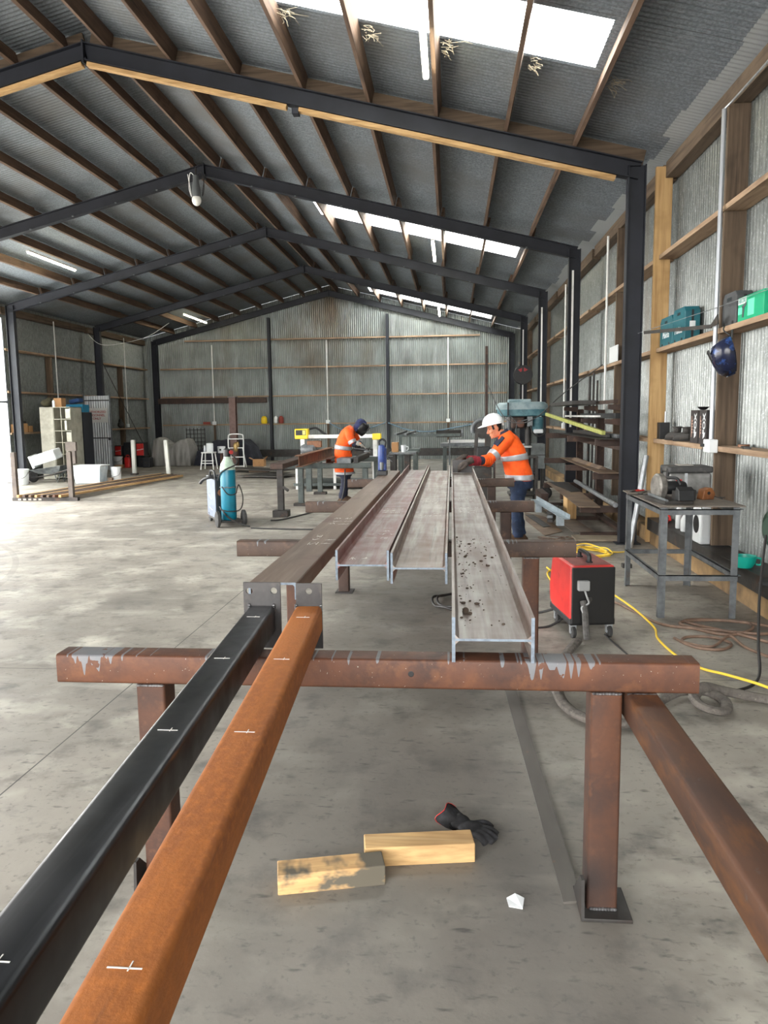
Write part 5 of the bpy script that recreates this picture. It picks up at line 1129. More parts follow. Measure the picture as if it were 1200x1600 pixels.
# wheelbarrow with the white appliance, buckets, tub
t = T('wheelbarrow', 'pale metal wheelbarrow holding a tilted white machine lid by the locker', 'wheelbarrow', (-10.60,19.62,0))
m = MB(); m.loft([[Vector((-.32,-.18,.24)),Vector((.25,-.18,.22)),Vector((.25,.18,.22)),Vector((-.32,.18,.24))],[Vector((-.5,-.3,.34)),Vector((.38,-.3,.46)),Vector((.38,.3,.46)),Vector((-.5,.3,.34))]]); m.build('tray', STEEL, t, bevel=.01)
for y in (-.2,.2): MB().tube([(-.55,y*.5,.12),(.0,y,.2),(.75,y*1.3,.40)], .018, 8).build('handle', DSTEEL, t, smooth=True)
for y in (-.18,.18): MB().tube([(.15,y,.22),(.22,y,.0),(.30,y,.22)], .014, 8).build('leg', STEEL, t, smooth=True)
MB().lathe([(.0,-.03),(.12,-.04),(.15,-.01),(.15,.01),(.12,.04),(.0,.03)], 20, (-.55,0,.15), 'Y').build('wheel', RUBBER, t, smooth=True)
t = T('white_lid', 'white boxy plastic machine lid lying tilted in the wheelbarrow', 'container', (-10.62,19.6,.60)); t.rotation_euler = (.15,-.28,0)  # the machine lid, built as a tilted box
MB().bx(-.40,.26,-.22,.22,-.03,.24).build('shell', WHITEP, t, bevel=.04, seg=3); MB().bx(-.30,.15,-.226,-.218,.02,.18).build('panel', pm('pale_blue_plastic', (190,206,220), rough=.4), t, bevel=.02); MB().bx(-.47,-.40,-.2,.2,-.08,.26).build('rim', WHITEP, t, bevel=.02)
def bucket(name, lab, x, y, z, r, h, mt=WHITEP, lid=True):
    t = T(name, lab, 'bucket', (x,y,z)); MB().lathe([(.0,0),(r*.86,0),(r*.9,.01),(r,h),(r*1.05,h),(r*1.05,h*.9),(r*.93,h*.9) ,(r*.92,h*.96),(.0,h*.96)] if not lid else [(.0,0),(r*.86,0),(r*.9,.01),(r*.98,h*.88),(r*1.05,h*.88),(r*1.05,h),(.0,h)], 24).build('pail', mt, t, smooth=True)
    MB().tube(spline([(-r*1.05,0,h*.8),(-r*.9,-r*.7,h*.5),(0,-r*1.08,h*.38),(r*.9,-r*.7,h*.5),(r*1.05,0,h*.8)],5), .006, 6).build('handle', STEEL, t, smooth=True); return t
bucket('bucket', 'white bucket standing left of the wheelbarrow', -11.08, 18.9, 0, .20, .40)
t = T('storage_tub', 'translucent white storage tub full of things on the bright left floor', 'tub', (-9.42,19.35,0))
m = MB(); m.loft([[Vector((-.33,-.2,0)),Vector((.33,-.2,0)),Vector((.33,.2,0)),Vector((-.33,.2,0))],[Vector((-.38,-.25,.44)),Vector((.38,-.25,.44)),Vector((.38,.25,.44)),Vector((-.38,.25,.44))]]); m.build('tub', pm('milky_plastic', (214,226,234), [((184,200,212), 5, .45, .7, 3)], rough=.3), t, bevel=.02)
MB().bx(-.41,.41,-.28,.28,.44,.47).build('rim', WHITEP, t, bevel=.01)
bucket('bucket', 'white bucket with clutter touching the right side of the storage tub', -8.84, 19.6, 0, .13, .40)
tag(MB().bx(-8.92,-8.82,19.28,19.38,0,.14).build('small_box', pm('brown_box', (92,74,60), rough=.8)), 'small brown box at the foot of the cluttered bucket', 'box')
for x0, x1, y0, y1, h, lab in ((-11.45,-11.25,20.05,20.35,.24,'taller brown carton on the girt shelf left of the locker'),(-11.62,-11.46,19.8,20.02,.22,'brown carton nearest the open side on the left girt shelf'),(-11.40,-11.25,20.40,20.6,.17,'small brown carton nearest the locker on the left girt shelf')):
    tag(MB().bx(LX+.03,LX+.20,y0,y1,1.326,1.326+h).build('carton', CARD, bevel=.003), lab, 'carton')
tag(MB().bx(LX+.04,LX+.19,20.08,20.3,1.567,1.63).build('tool', BLACKP, bevel=.01), 'dark tool lying on the taller brown carton', 'tool')
# red tool boxes by the far left wall
def redbox(x, y, z, w, d, h, lab):
    t = T('tool_box', lab, 'tool box', (x,y,z)); MB().bx(-w/2,w/2,-d/2,d/2,0,h).build('shell', BLACKP, t, bevel=.02)
    f = MB().bx(-w*.42,w*.42,-d/2-.008,-d/2+.01,h*.08,h*.92).build('red_front', REDP, t, bevel=.012)
    m = text_mb('Milwaukee', w*.19, ext=.001, bold=True, shear=.3); place(m, frame((0,-d/2-.0095,h*.5),(1,0,.2),(-.2,0,1))); m.build('lettering', WHITEP, f)
    return t
redbox(-11.30,25.45,.40,.24,.3,.36,'red fronted tool box on the white pail stack beside the sign door')
redbox(-10.58,25.6,.37,.30,.34,.48,'red fronted tool box standing highest nearest the gable corner column')
for i, (x, y, z, w, h, lab) in enumerate(((-11.02,25.6,.40,.30,.46,'dark case between the two red fronted tool boxes, left one'),(-10.66,25.9,0,.3,.36,'dark case on the floor under the right red tool box'),(-10.36,25.5,.0,.26,.34,'dark case on the floor nearest the grey cover'),(-11.02,25.75,0,.34,.395,'black case on the floor carrying another dark case'))):
    t = T('dark_case', lab, 'case', (x,y,z)); MB().bx(-w/2,w/2,-.16,.16,0,h).build('shell', pm('case_dark', (30,34,38), rough=.5), t, bevel=.02); MB().bx(-.05,.05,-.165,-.158,h*.4,h*.6).build('latch', DSTEEL, t)
tag(MB().bx(-11.50,-11.10,25.0,25.3,0,.12).build('carton', CARD), 'low brown carton under the white pail by the sign door', 'carton')
bucket('bucket', 'white pail standing on the low brown carton by the sign door', -11.26, 25.15, .121, .16, .27)
t = T('fuel_can', 'red fuel can beside the white pail by the sign door', 'can', (-10.98,25.3,.0)); MB().bx(-.09,.09,-.08,.08,.0,.36).build('body', REDP, t, bevel=.03); MB().tube(spline([(-.05,0,.36),(-.04,0,.42),(.05,0,.42),(.06,0,.36)],5),.014,8).build('handle', REDP, t, smooth=True)
tag(MB().ell((-11.55,26.2,1.45),(.10,.14,.12),12,8).ell((-11.6,26.3,1.55),(.07,.07,.12),10,8).build('dark_bundle', DARKRUBBER, smooth=True), 'dark bundle lying on the lowest girt right of the sign door', 'bundle')
# covers, stools, ladder and boxes at the gable
def cover(name, lab, x0, x1, y0, y1, ridge, mt, seed):
    """sheet thrown over things: a ridge line (u, height) falling to the floor in front, behind and at its ends"""
    rnd = random.Random(seed); nx, ny = 60, 26; vs = []; ph = [rnd.random()*6 for _ in range(6)]
    for j in range(ny+1):
        for i in range(nx+1):
            u, v = i/nx, j/ny
            h = next(h0+(h1-h0)*(u-a)/(b-a) for (a, h0), (b, h1) in zip(ridge, ridge[1:]) if a <= u <= b)
            fv = min(v,1-v); k = min(1, fv/.30)
            slump = 1-.10*(1-k)
            z = h*(min(1, fv/.06)*.78*slump + .22*min(1, fv/.30)) if fv < .30 else h
            z = h*min(1, (fv/.13))**.42 if fv < .13 else h
            fold = .02*sin(23*u+ph[0])+.014*sin(41*u+ph[1])
            y = y0+(y1-y0)*v+fold*(1-k)
            x = x0+(x1-x0)*u+.02*sin(9*v+ph[3])
            vs.append((x, y, max(.012, z+.018*sin(19*u+ph[2]+5*v)*min(1,z*3))))
    fs = [(j*(nx+1)+i,j*(nx+1)+i+1,(j+1)*(nx+1)+i+1,(j+1)*(nx+1)+i) for j in range(ny) for i in range(nx)]
    return tag(MB().add(vs, fs).build(name, mt, smooth=True, ang=180, mods=[('SOLIDIFY',dict(thickness=.008))]), lab, 'cover')
cover('grey_cover', 'light grey sheet draped over two humps before the gable', -10.42, -8.98, 25.9, 27.0, ((0,.02),(.03,.62),(.08,.97),(.20,.99),(.50,.66),(.73,.93),(.87,.94),(.96,.68),(1,.02)), pm('grey_sheet', (150,148,144), [((118,116,112), (9,2,1.5), .4, .7, 4)], rough=.9), 3)
cover('dark_cover', 'dark navy sheet draped over a long heap beside the grey cover', -8.94, -6.75, 26.0, 27.4, ((0,.02),(.05,.5),(.2,.70),(.36,.88),(.6,.92),(.8,.86),(.93,.62),(.98,.3),(1,.02)), pm('dark_sheet', (30,32,42), [((46,48,60), 6, .45, .7, 3)], rough=.8), 8)
t = T('grid_panel', 'dark wire grid panel standing behind the grey cover', 'panel', (-9.55,28.2,0))
m = MB()
for k in range(6): m.bx(-.35+.14*k-.012,-.35+.14*k+.012,-.01,.01,0,1.28)
for k in range(8): m.bx(-.37,.37,-.012,.012,.15+.15*k,.174+.15*k)
m.build('grid', DSTEEL, t)
t = T('step_stool', 'white step stool holding white tins before the dark cover', 'stool', (-7.82,24.3,0))
for sx in (-1,1):
    for y, yy in ((-.16,-.24),(.14,.20)): MB().bar((sx*.16,y,.53),(sx*.21,yy,.0),.035,.03,up=(1,0,0)).build('leg', WHITEM, t)
MB().bx(-.20,.20,-.18,.18,.525,.56).build('seat', WHITEM, t, bevel=.006); MB().bx(-.18,.18,-.22,-.06,.27,.29).build('step', WHITEM, t); MB().bx(-.19,.19,-.225,-.2,.19,.215).build('brace', WHITEM, t)
for i, (x, w, h, mt) in enumerate(((-.125,.05,.20,ALU),(.04,.11,.27,WHITEP))):
    tt = T('paint_tin', ('small grey tin at the left of the white step stool','large white tin with lid on the white step stool')[i], 'tin', (-7.82+x,24.3,.562)); MB().lathe([(.0,0),(w,0),(w,h),(w*.5,h+.02),(.0,h+.02)], 20).build('body', mt, tt, smooth=True)
t = T('pail_stand', 'white pail on a rusty post between stool and ladder', 'pail', (-7.55,24.8,0))
MB().bx(-.04,.04,-.04,.04,.02,.50).build('post', RUST, t); MB().bx(-.12,.12,-.12,.12,0,.02).build('foot', RUST, t); MB().lathe([(.0,.50),(.12,.50),(.13,.72),(.0,.72)], 20).build('pail', WHITEP, t, smooth=True); MB().bx(-.03,.03,-.135,-.126,.58,.64).build('print', BLACKP, t)
t = T('folding_ladder', 'white folding platform ladder with rounded top rail before the dark cover', 'ladder', (-7.0,24.6,0))
MB().tube(spline([(-.26,-.05,0),(-.25,-.02,.5),(-.25,0,1.0),(-.20,0,1.10),(0,0,1.12),(.20,0,1.10),(.25,0,1.0),(.25,-.02,.5),(.26,-.05,0)],6), .02, 8).build('frame', WHITEM, t, smooth=True)
for z in (.06,.36,.66,.95): MB().bx(-.25,.25,-.06,.04,z,z+.025).build('rung', WHITEM, t)
for sx in (-.22,.22): MB().tube([(sx,0,.66),(sx,.4,.0)], .016, 8).build('rear_leg', WHITEM, t, smooth=True)
MB().ell((.0,-.03,.70),(.09,.05,.16),12,8).ell((.08,-.05,.78),(.05,.04,.1),10,8).build('brass_fittings', pm('brass', (150,124,76), rough=.4, metal=.5), t, smooth=True)
t = T('carton', 'open brown carton on the floor right of the dark cover', 'carton', (-6.52,25.7,0)); MB().bx(-.19,.19,-.15,.15,0,.24).build('body', CARD, t); MB().bar((-.19,-.15,.24),(-.30,-.16,.30),.28,.005,up=(0,0,1)).build('flap', CARD, t); MB().bar((.19,.0,.24),(.27,.0,.33),.28,.005).build('flap', CARD, t)
for k, (pts, z) in enumerate((([(-7.05,23.1),(-5.0,21.9),(-4.6,22.6),(-6.6,23.7)],.085),([(-5.9,20.7),(-4.6,20.2),(-4.3,21.2),(-5.4,21.7)],.045))):
    o = plate('floor_plate', pts, z, .02, DSTEEL, ('large dark plate on low blocks on the floor before the ladder','smaller dark plate on low blocks nearer the welding trestle')[k])
    cx = sum(p[0] for p in pts)/4; cy = sum(p[1] for p in pts)/4
    tag(MB().bx(cx-.3,cx+.3,cy-.06,cy+.06,0,z-.002).build('packing_block', OLDT['X']), ('timber packing block under the large dark floor plate','timber packing block under the smaller dark floor plate')[k], 'block')
t = T('steel_post', 'rusty steel H post standing in front of the dark draped sheet', 'post', (-7.40,25.82,0))
MB().prism(hprof(.22,.24,.016,.012), (0,0,0), (0,0,2.34), up=(0,1,0)).build('post', pm('red_brown_beam', (112,86,78), [((84,60,54), 5, .4, .7, 4)], rough=.6), t); MB().bx(-.14,.14,-.14,.14,2.34,2.36).build('cap_plate', STEEL, t)
tag(MB().bx(-11.2,-6.98,28.86,28.97,2.20,2.40).build('rusty_beam', RUSTD, bevel=.006), 'long rusty beam fixed across the left part of the gable wall', 'beam')
for k, (x, w, mt, lab) in enumerate(((-7.12,.12,YELLOW,'yellow tool on the lowest gable girt by the left post'),(-6.66,.08,WHITEP,'white bottle on the lowest gable girt by the left post'),(-6.46,.10,pm('rust_red', (140,60,48), rough=.6),'red brown can on the lowest gable girt'))):
    tag(MB().lathe([(.0,0),(w*.8,0),(w,.05),(w*.9,.22),(w*.4,.28),(.0,.28)],14,(x,29.0,1.412)).build('tool', mt, smooth=True), lab, 'tool')
tag(MB().bx(-9.5,-9.25,28.98,29.09,1.411,1.50).build('red_tool', pm('rust_red', (140,60,48))), 'red tool lying on the lowest gable girt at the left', 'tool')
cable('wire_brace', [(-11.5,24.5,3.9),(-11.5,28.75,.012)], .012, DSTEEL, 'thin dark diagonal brace rod across the last bay of the left wall', 'brace')
# lights
def batten(x, y0, y1, lab):
    sg = 1 if x > XR else -1; z = top(x)-.02
    t = T('batten_light', lab, 'light', (x,0,z), group='fluorescent batten lights')
    MB().bx(-.035,.035,y0,y1,-.035,.0).build('housing', WHITEM, t, bevel=.006)
    MB().bx(-.028,.028,y0+.03,y1-.03,-.068,-.036).build('tube_diffuser', TUBE, t, bevel=.012)
TUBE = emit('lit_tube', (255,246,214), 9.)
for x, y0, y1, l in ((-.26,7.65,8.62,'lit batten light on the right slope in front of the nearest frame'),(-.38,16.4,18.5,'lit batten light on the right slope behind the second frame'),(-.42,26.4,28.6,'lit batten light on the right slope close to the gable'),(-8.88,16.0,18.1,'lit batten light on the left slope before the third frame'),(-9.0,25.9,28.3,'lit batten light on the left slope close to the gable')): batten(x, y0, y1, l)
t = T('pendant_lamp', 'grey pendant lamp with white bulb hanging at the second frame apex', 'lamp', (-4.62,14.25,5.62))
MB().lathe([(.0,.0),(.06,.0),(.075,.04),(.075,.16),(.05,.34),(.05,.40),(.0,.41)], 20).build('housing', pm('lamp_grey', (84,88,90), rough=.5), t, smooth=True)
MB().ell((0,0,-.03),(.085,.085,.10),18,12).build('bulb', pm('bulb_white', (236,236,230), rough=.3), t, smooth=True)
for s in (-1,1): MB().tube(spline([(.03*s,0,.40),(.11*s,.02,.45),(.14*s,.03,.2),(.10*s,.03,.05),(.16*s,.04,.44)],6), .007, 6).build('cable', DARKRUBBER if s > 0 else WHITEM, t, smooth=True)
MB().tube([(0,0,.4),(.0,.03,.55)], .012, 8).build('hook', DSTEEL, t)
cable('white_cable', [(-11.5,24.0,4.35),(-10.8,23.6,3.95),(-9.9,24.6,4.25),(-9.2,25.0,4.75)], .008, WHITEM, 'thin white cable looping from the left eaves to the batten light')
# bird-nest straw around the near skylight
rnd = random.Random(5)
STRAW = pm('straw', (150,138,116), rough=.9)
for i, (x, y) in enumerate(((-1.88,8.18),(-1.03,8.20),(-.24,8.18),(.63,8.16),(1.40,8.2))):
    m = MB(); z = top(x)+.11
    for k in range(20):
        p = Vector((x+rnd.uniform(.13,.24),y+rnd.uniform(-.06,.1),z-rnd.random()*.10)); q = p+Vector((abs(rnd.gauss(0,.08)),rnd.gauss(0,.08),-abs(rnd.gauss(.03,.04))))
        m.tube([p,(p+q)/2+Vector((abs(rnd.gauss(0,.02)),rnd.gauss(0,.02),0)),q], .0018, 4)
    tag(m.build('straw_nest', STRAW), '%s tuft of pale nest straw along the near edge of the big skylight, from the ridge' % OR2[i], 'nest straw', 'nest straw by the big skylight', kind='stuff')
# ------------------------------------------------------------------ the two workers
SKIN = pm('skin', (206,140,106), [((188,112,84), 12, .45, .75, 3)], rough=.5)
HIVIS = pm('hivis_orange', (255,98,22), [((232,74,12), 9, .45, .75, 4)], rough=.75, bump=(14,.5))
NAVYC = pm('navy_cloth', (38,42,62), [((26,29,44), 10, .4, .7, 3)], rough=.85, bump=(16,.5))
JEAN = pm('blue_denim', (36,52,80), [((24,34,56), 8, .4, .7, 4), ((66,86,116), 14, .62, .85, 3)], rough=.85, bump=(18,.6))
TAPE = pm('reflective_tape', (176,178,182), [((150,152,158), 20, .5, .8, 2)], rough=.35, metal=.2)
GLV2 = pm('work_glove', (58,50,46), [((84,74,66), 24, .45, .75, 3)], rough=.9)
DRED = pm('glove_red', (132,26,40), [((100,18,30), 20, .45, .75, 3)], rough=.85)
HAIR = pm('black_hair', (20,17,16), rough=.6)
BOOTM = pm('boot_brown', (88,66,48), [((62,46,34), 12, .4, .7, 3)], rough=.8)
RM = lambda v, sm=6: [('REMESH',dict(mode='VOXEL',voxel_size=v,use_smooth_shade=True)),('SMOOTH',dict(factor=.5,iterations=sm))]
def V(*a): return Vector(a)
def ering(c, d, w, tilt=0, n=28, wob=0, ph=0, e=.9):
    """horizontal ellipse ring around c: d half depth along x, w half width along y, tipped by tilt about y"""
    out = []
    for k in range(n):
        a = 2*pi*k/n; f = 1+wob*sin(5*a+ph)+wob*.7*sin(8*a+2.1*ph)
        x = d*math.copysign(abs(cos(a))**e, cos(a))*f; y = w*math.copysign(abs(sin(a))**e, sin(a))*f
        out.append(V(c[0]+x*cos(tilt), c[1]+y, c[2]-x*sin(tilt)))
    return out
def lerp_rings(keys, n=5):
    """keys: (centre, d, w, tilt) smoothed into more rings"""
    P = spline([k[0] for k in keys], n); out = []; N = len(keys)-1
    for i, p in enumerate(P):
        t = min(i/n, N-1e-6); j = int(t); f = t-j; f = f*f*(3-2*f)
        A, B = keys[j], keys[j+1]; g = lambda q: A[q]+(B[q]-A[q])*f
        out.append((p, g(1), g(2), g(3)))
    return out
def head_mb(m, M):
    """a head facing -x, ~0.235 tall, origin at its middle; M places it"""
    prof = [(-.118,.040,-.010,.028),(-.108,.070,.0,.044),(-.085,.086,.02,.056),(-.055,.088,.050,.064),(-.025,.085,.072,.069),(.005,.085,.086,.073),(.030,.090,.094,.076),(.06,.088,.098,.077),(.085,.072,.092,.070),(.105,.045,.070,.050),(.118,.012,.035,.02)]
    rings = []
    for z, f, b, w in prof:
        r = []
        for k in range(28):
            a = 2*pi*k/28; c, s = cos(a), sin(a); x = -c*f if c > 0 else -c*b
            r.append(M @ V(x, w*math.copysign(abs(s)**.9, s), z))
        rings.append(r)
    m.loft(rings)
    m.tube([M @ V(-.086,0,.022), M @ V(-.100,0,-.004), M @ V(-.116,0,-.026), M @ V(-.096,0,-.036)], [.008,.011,.014,.011], 10)      # nose
    for s in (-1,1):
        m.ell(M @ V(-.098,s*.012,-.033), (.010,.009,.008), 8, 6)
        m.ell(M @ V(.012,s*.076,-.002), (.020,.008,.032), 10, 8, M.to_3x3() @ Matrix.Rotation(-.2,3,'Y'))       # ears
        m.ell(M @ V(-.078,s*.034,.030), (.016,.026,.009), 10, 6, M.to_3x3())                                    # brow
        m.ell(M @ V(-.064,s*.045,-.02), (.022,.022,.020), 10, 8, M.to_3x3())                                    # cheek
    m.ell(M @ V(-.090,0,-.062), (.010,.022,.006), 10, 6, M.to_3x3()); m.ell(M @ V(-.088,0,-.072), (.010,.019,.006), 10, 6, M.to_3x3())
    m.ell(M @ V(-.078,0,-.100), (.018,.022,.016), 10, 8, M.to_3x3())
def glove_mb(wrist, palm_dir, fing_dir, out_dir, s=1.0):
    """glove from wrist: palm along palm_dir, fingers bending to fing_dir, knuckle row along out_dir"""
    m = MB(); w = Vector(wrist); d = Vector(palm_dir).normalized(); f = Vector(fing_dir).normalized(); o = Vector(out_dir); o = (o-d*o.dot(d)).normalized()
    up = d.cross(o)
    R3 = Matrix((d,o,up)).transposed()
    m.ell(w+d*.05*s, (.062*s,.050*s,.026*s), 16, 10, R3)
    m.tube([w-d*.05*s, w+d*.02*s], [.040*s,.038*s], 14)
    for k, (l, off) in enumerate(((.078,-.036),(.090,-.012),(.084,.013),(.066,.036))):
        a = w+d*.085*s+o*off*s
        m.tube([a-d*.02*s, a, a+(d*.75+f*.5).normalized()*l*.42*s, a+(d*.75+f*.5).normalized()*l*.42*s+(d*.2+f).normalized()*l*.35*s, a+(d*.75+f*.5).normalized()*l*.42*s+(d*.1+f).normalized()*l*.68*s],
               [.014*s,.0145*s,.014*s,.0125*s,.0095*s], 10)
    a = w+d*.025*s-o*.040*s
    m.tube([a, a-o*.026*s+d*.026*s+f*.014*s, a-o*.020*s+d*.060*s+f*.034*s, a-o*.008*s+d*.080*s+f*.044*s], [.017*s,.0155*s,.014*s,.010*s], 10)
    return m
def band(keys, i0, i1, grow, mt, name, parent, **kw):
    """a band following rings i0..i1 of a lofted garment"""
    m = MB(); m.loft([ering(c, d+grow, w+grow, t, **kw) for c, d, w, t in keys[i0:i1+1]], cap=False)
    return m.build(name, mt, parent, smooth=True, mods=[('SOLIDIFY',dict(thickness=.005,offset=0))])
def sleeve(path, rad, n=14): return MB().tube(spline(path,6), [rad[0]+(rad[-1]-rad[0])*i/(6*(len(path)-1)) + .004*sin(i*1.9) for i in range(6*(len(path)-1)+1)], n)
def ring_on(path, rad, t0, t1, grow, mt, name, parent):
    P = spline(path,12); a, b = int(t0*(len(P)-1)), int(t1*(len(P)-1)); r = [rad[0]+(rad[-1]-rad[0])*i/(len(P)-1)+grow for i in range(a,b+1)]
    return MB().tube(P[a:b+1], r, 18).build(name, mt, parent, smooth=True)

# ---- worker in the white helmet, facing -x, bent a little over the beam
W2 = T('person', 'worker in white hard hat and orange navy work shirt leaning over the steel beam', 'person', (.82,10.0,0))
tilt = radians(-22); MH = Matrix.Translation((-.265,-.01,1.475)) @ Matrix.Rotation(radians(8),4,'Z') @ Matrix.Rotation(tilt,4,'Y')
hipL, hipR = V(.045,-.10,.87), V(.05,.10,.87); neck = V(-.14,0,1.39)
shL, shR = V(-.125,-.185,1.315), V(-.13,.185,1.315)
elL, elR = V(-.355,-.33,1.09), V(-.34,.06,1.04)
wrL, wrR = V(-.60,-.575,1.075), V(-.66,-.36,1.10)
m = MB(); head_mb(m, MH)
m.tube([neck-V(-.03,0,.08), neck, V(-.215,-.005,1.425), V(-.250,-.01,1.46)], [.075,.06,.054,.056], 16)
m.loft([ering(*k) for k in lerp_rings([(V(-.0,0,.82),.10,.15,0),(V(-.02,0,1.0),.09,.14,0),(V(-.06,0,1.2),.10,.15,-.2),(V(-.11,0,1.34),.07,.15,-.3),(V(-.14,0,1.40),.05,.07,-.3)])])
for s, e, w in ((shL,elL,wrL),(shR,elR,wrR)): m.tube([V(-.09,s.y*.5,1.33), s, s.lerp(e,.5), e, e.lerp(w,.3), w, w+(w-e).normalized()*.05], [.06,.055,.046,.040,.042,.030,.028], 14)
for h, k, a in ((hipL,V(.01,-.11,.48),V(.03,-.11,.09)),(hipR,V(.035,.11,.48),V(.08,.11,.09))): m.tube([h, h.lerp(k,.5), k, k.lerp(a,.35), a], [.085,.075,.055,.054,.036], 14)
body = m.build('body', SKIN, W2, smooth=True, mods=RM(.0075,3))
for s in (-1,1):
    MB().ell(MH @ V(-.0805,s*.033,.012), (.006,.013,.005), 10, 6, MH.to_3x3()).build('eye', HAIR, W2, smooth=True)
    MB().tube([MH @ V(-.090,s*.016,.034), MH @ V(-.090,s*.034,.038), MH @ V(-.074,s*.052,.033)], .0042, 6).build('eyebrow', HAIR, W2, smooth=True)
MB().tube([MH @ V(-.094,-.02,-.067), MH @ V(-.0985,0,-.066), MH @ V(-.094,.02,-.067)], .003, 6).build('mouth_line', pm('lip', (150,80,70), rough=.5), W2, smooth=True)
# hair below the helmet
m = MB(); rings = []
for z, f, b, w, c0 in ((.055,.088,.103,.082,.0),(.02,.05,.100,.080,.9),(-.02,-.015,.088,.074,.9),(-.06,-.04,.064,.058,.9)):
    r = []
    for k in range(21):
        a = -1.35+2.7*k/20
        r.append(MH @ V(b*cos(a) if z < .05 else b*cos(a), w*sin(a)*1.02, z))
    rings.append(r)
m.loft(rings, closed=False, cap=False)
for s in (-1,1): m.bx(-.045,-.02,s*.074-.004,s*.074+.004,-.005,.05, MH)
m.build('hair', HAIR, W2, smooth=True, mods=[('SOLIDIFY',dict(thickness=.008))])
# helmet
HM = MH @ Matrix.Translation((.002,0,.062)) @ Matrix.Rotation(radians(12),4,'Y')
m = MB(); rings = []
for i in range(9):
    a = (pi/2)*i/8; rr = cos(a)**.8 if i < 8 else .02
    rings.append([HM @ V(-.142*rr*cos(t) if cos(t) > 0 else -.128*rr*cos(t), .112*rr*sin(t), .125*sin(a)) for t in [2*pi*k/36 for k in range(36)]])
m.loft(rings, cap=False)
hs = m.build('hard_hat', pm('helmet_white', (238,242,244), rough=.25), W2, smooth=True, mods=[('SOLIDIFY',dict(thickness=.004))])
rim = []
for gx, gz in ((1.0,.004),(1.08,-.006)):
    rim.append([HM @ V((-.142*gx-(.055*max(0,cos(t))**3 if gx > 1 else 0))*cos(t) if cos(t) > 0 else -.128*gx*cos(t), .112*gx*sin(t), gz-(.012*max(0,cos(t)) if gx > 1 else 0)) for t in [2*pi*k/48 for k in range(48)]])
MB().loft(rim, cap=False).build('hat_brim', MATS['helmet_white'], hs, smooth=True, mods=[('SOLIDIFY',dict(thickness=.006))])
MB().tube([HM @ V(-.13*cos(a), 0, .128*sin(a)+.002) for a in [pi*k/14 for k in range(15)]], .010, 8, flat=.5).build('hat_ridge', MATS['helmet_white'], hs, smooth=True)
MB().bx(.10,.128,-.05,.05,-.045,-.012, HM).build('head_strap', pm('strap_white', (206,206,204)), hs, bevel=.006)
# shirt
K = lerp_rings([(V(.055,0,.80),.175,.205,.0),(V(.04,0,.90),.175,.20,.0),(V(.0,0,1.04),.165,.198,-.08),(V(-.04,0,1.18),.162,.205,-.18),(V(-.09,0,1.30),.140,.205,-.30),(V(-.125,0,1.37),.10,.150,-.40),(V(-.145,0,1.415),.075,.085,-.45)], 6)
m = MB(); m.loft([ering(c, d, w, t, wob=.018, ph=i*.55) for i, (c, d, w, t) in enumerate(K)])
pL = [V(-.10,-.13,1.345), shL, shL.lerp(elL,.55)+V(-.01,0,-.02), elL]; pR = [V(-.10,.13,1.345), shR, shR.lerp(elR,.55), elR]
for p in (pL, pR): m.tube(spline(p,6), [.085,.086,.084,.082,.080,.078,.077,.076,.074,.073,.074,.072,.07,.071,.068,.07,.066,.066,.062][:19], 16)
m.build('shirt', HIVIS, W2, smooth=True, mods=RM(.011,4))
band(K, 1, 5, .007, TAPE, 'reflective_band', W2, wob=.018, ph=.9)
band(K, 13, 16, .008, TAPE, 'reflective_band', W2, wob=.018, ph=3.)
# navy shoulder patch wraps the front of the near upper arm
for p, nm in ((pL,1),(pR,1)):
    P = spline(p,12); i0, i1 = 11, 20; rings = []
    for i in range(i0, i1+1):
        d = (P[min(i+1,len(P)-1)]-P[i-1]).normalized(); x = d.cross(V(0,1,0)).normalized(); y = d.cross(x)
        if x.x > 0: x = -x
        rings.append([P[i]+x*.091*cos(a)+V(0,-1 if p is pL else 1,0)*.089*sin(a) for a in [-.75+1.75*k/10 for k in range(11)]])
    MB().loft(rings, closed=False, cap=False).build('navy_patch', NAVYC, W2, smooth=True, mods=[('SOLIDIFY',dict(thickness=.006))])
    ring_on(p, (.090,.068), .70, .84, .006, TAPE, 'sleeve_band', W2)
for e, w in ((elL,wrL),(elR,wrR)):
    q = [e+(e-w)*.10, e.lerp(w,.30), e.lerp(w,.52)]
    sleeve([e-(w-e)*.02, e.lerp(w,.16), e.lerp(w,.34)], (.066,.060)).build('sleeve', HIVIS, W2, smooth=True)
    sleeve([e.lerp(w,.30), e.lerp(w,.45), e.lerp(w,.62)], (.056,.050)).build('navy_cuff', NAVYC, W2, smooth=True)
    sleeve([e.lerp(w,.56), e.lerp(w,.78), w+(w-e)*.02], (.058,.046)).build('glove_cuff', DRED, W2, smooth=True)
MB().loft([ering(V(-.150,0,1.395),.072,.080,-.45), ering(V(-.165,0,1.44),.066,.070,-.5)], cap=False).build('collar', NAVYC, W2, smooth=True, mods=[('SOLIDIFY',dict(thickness=.008))])
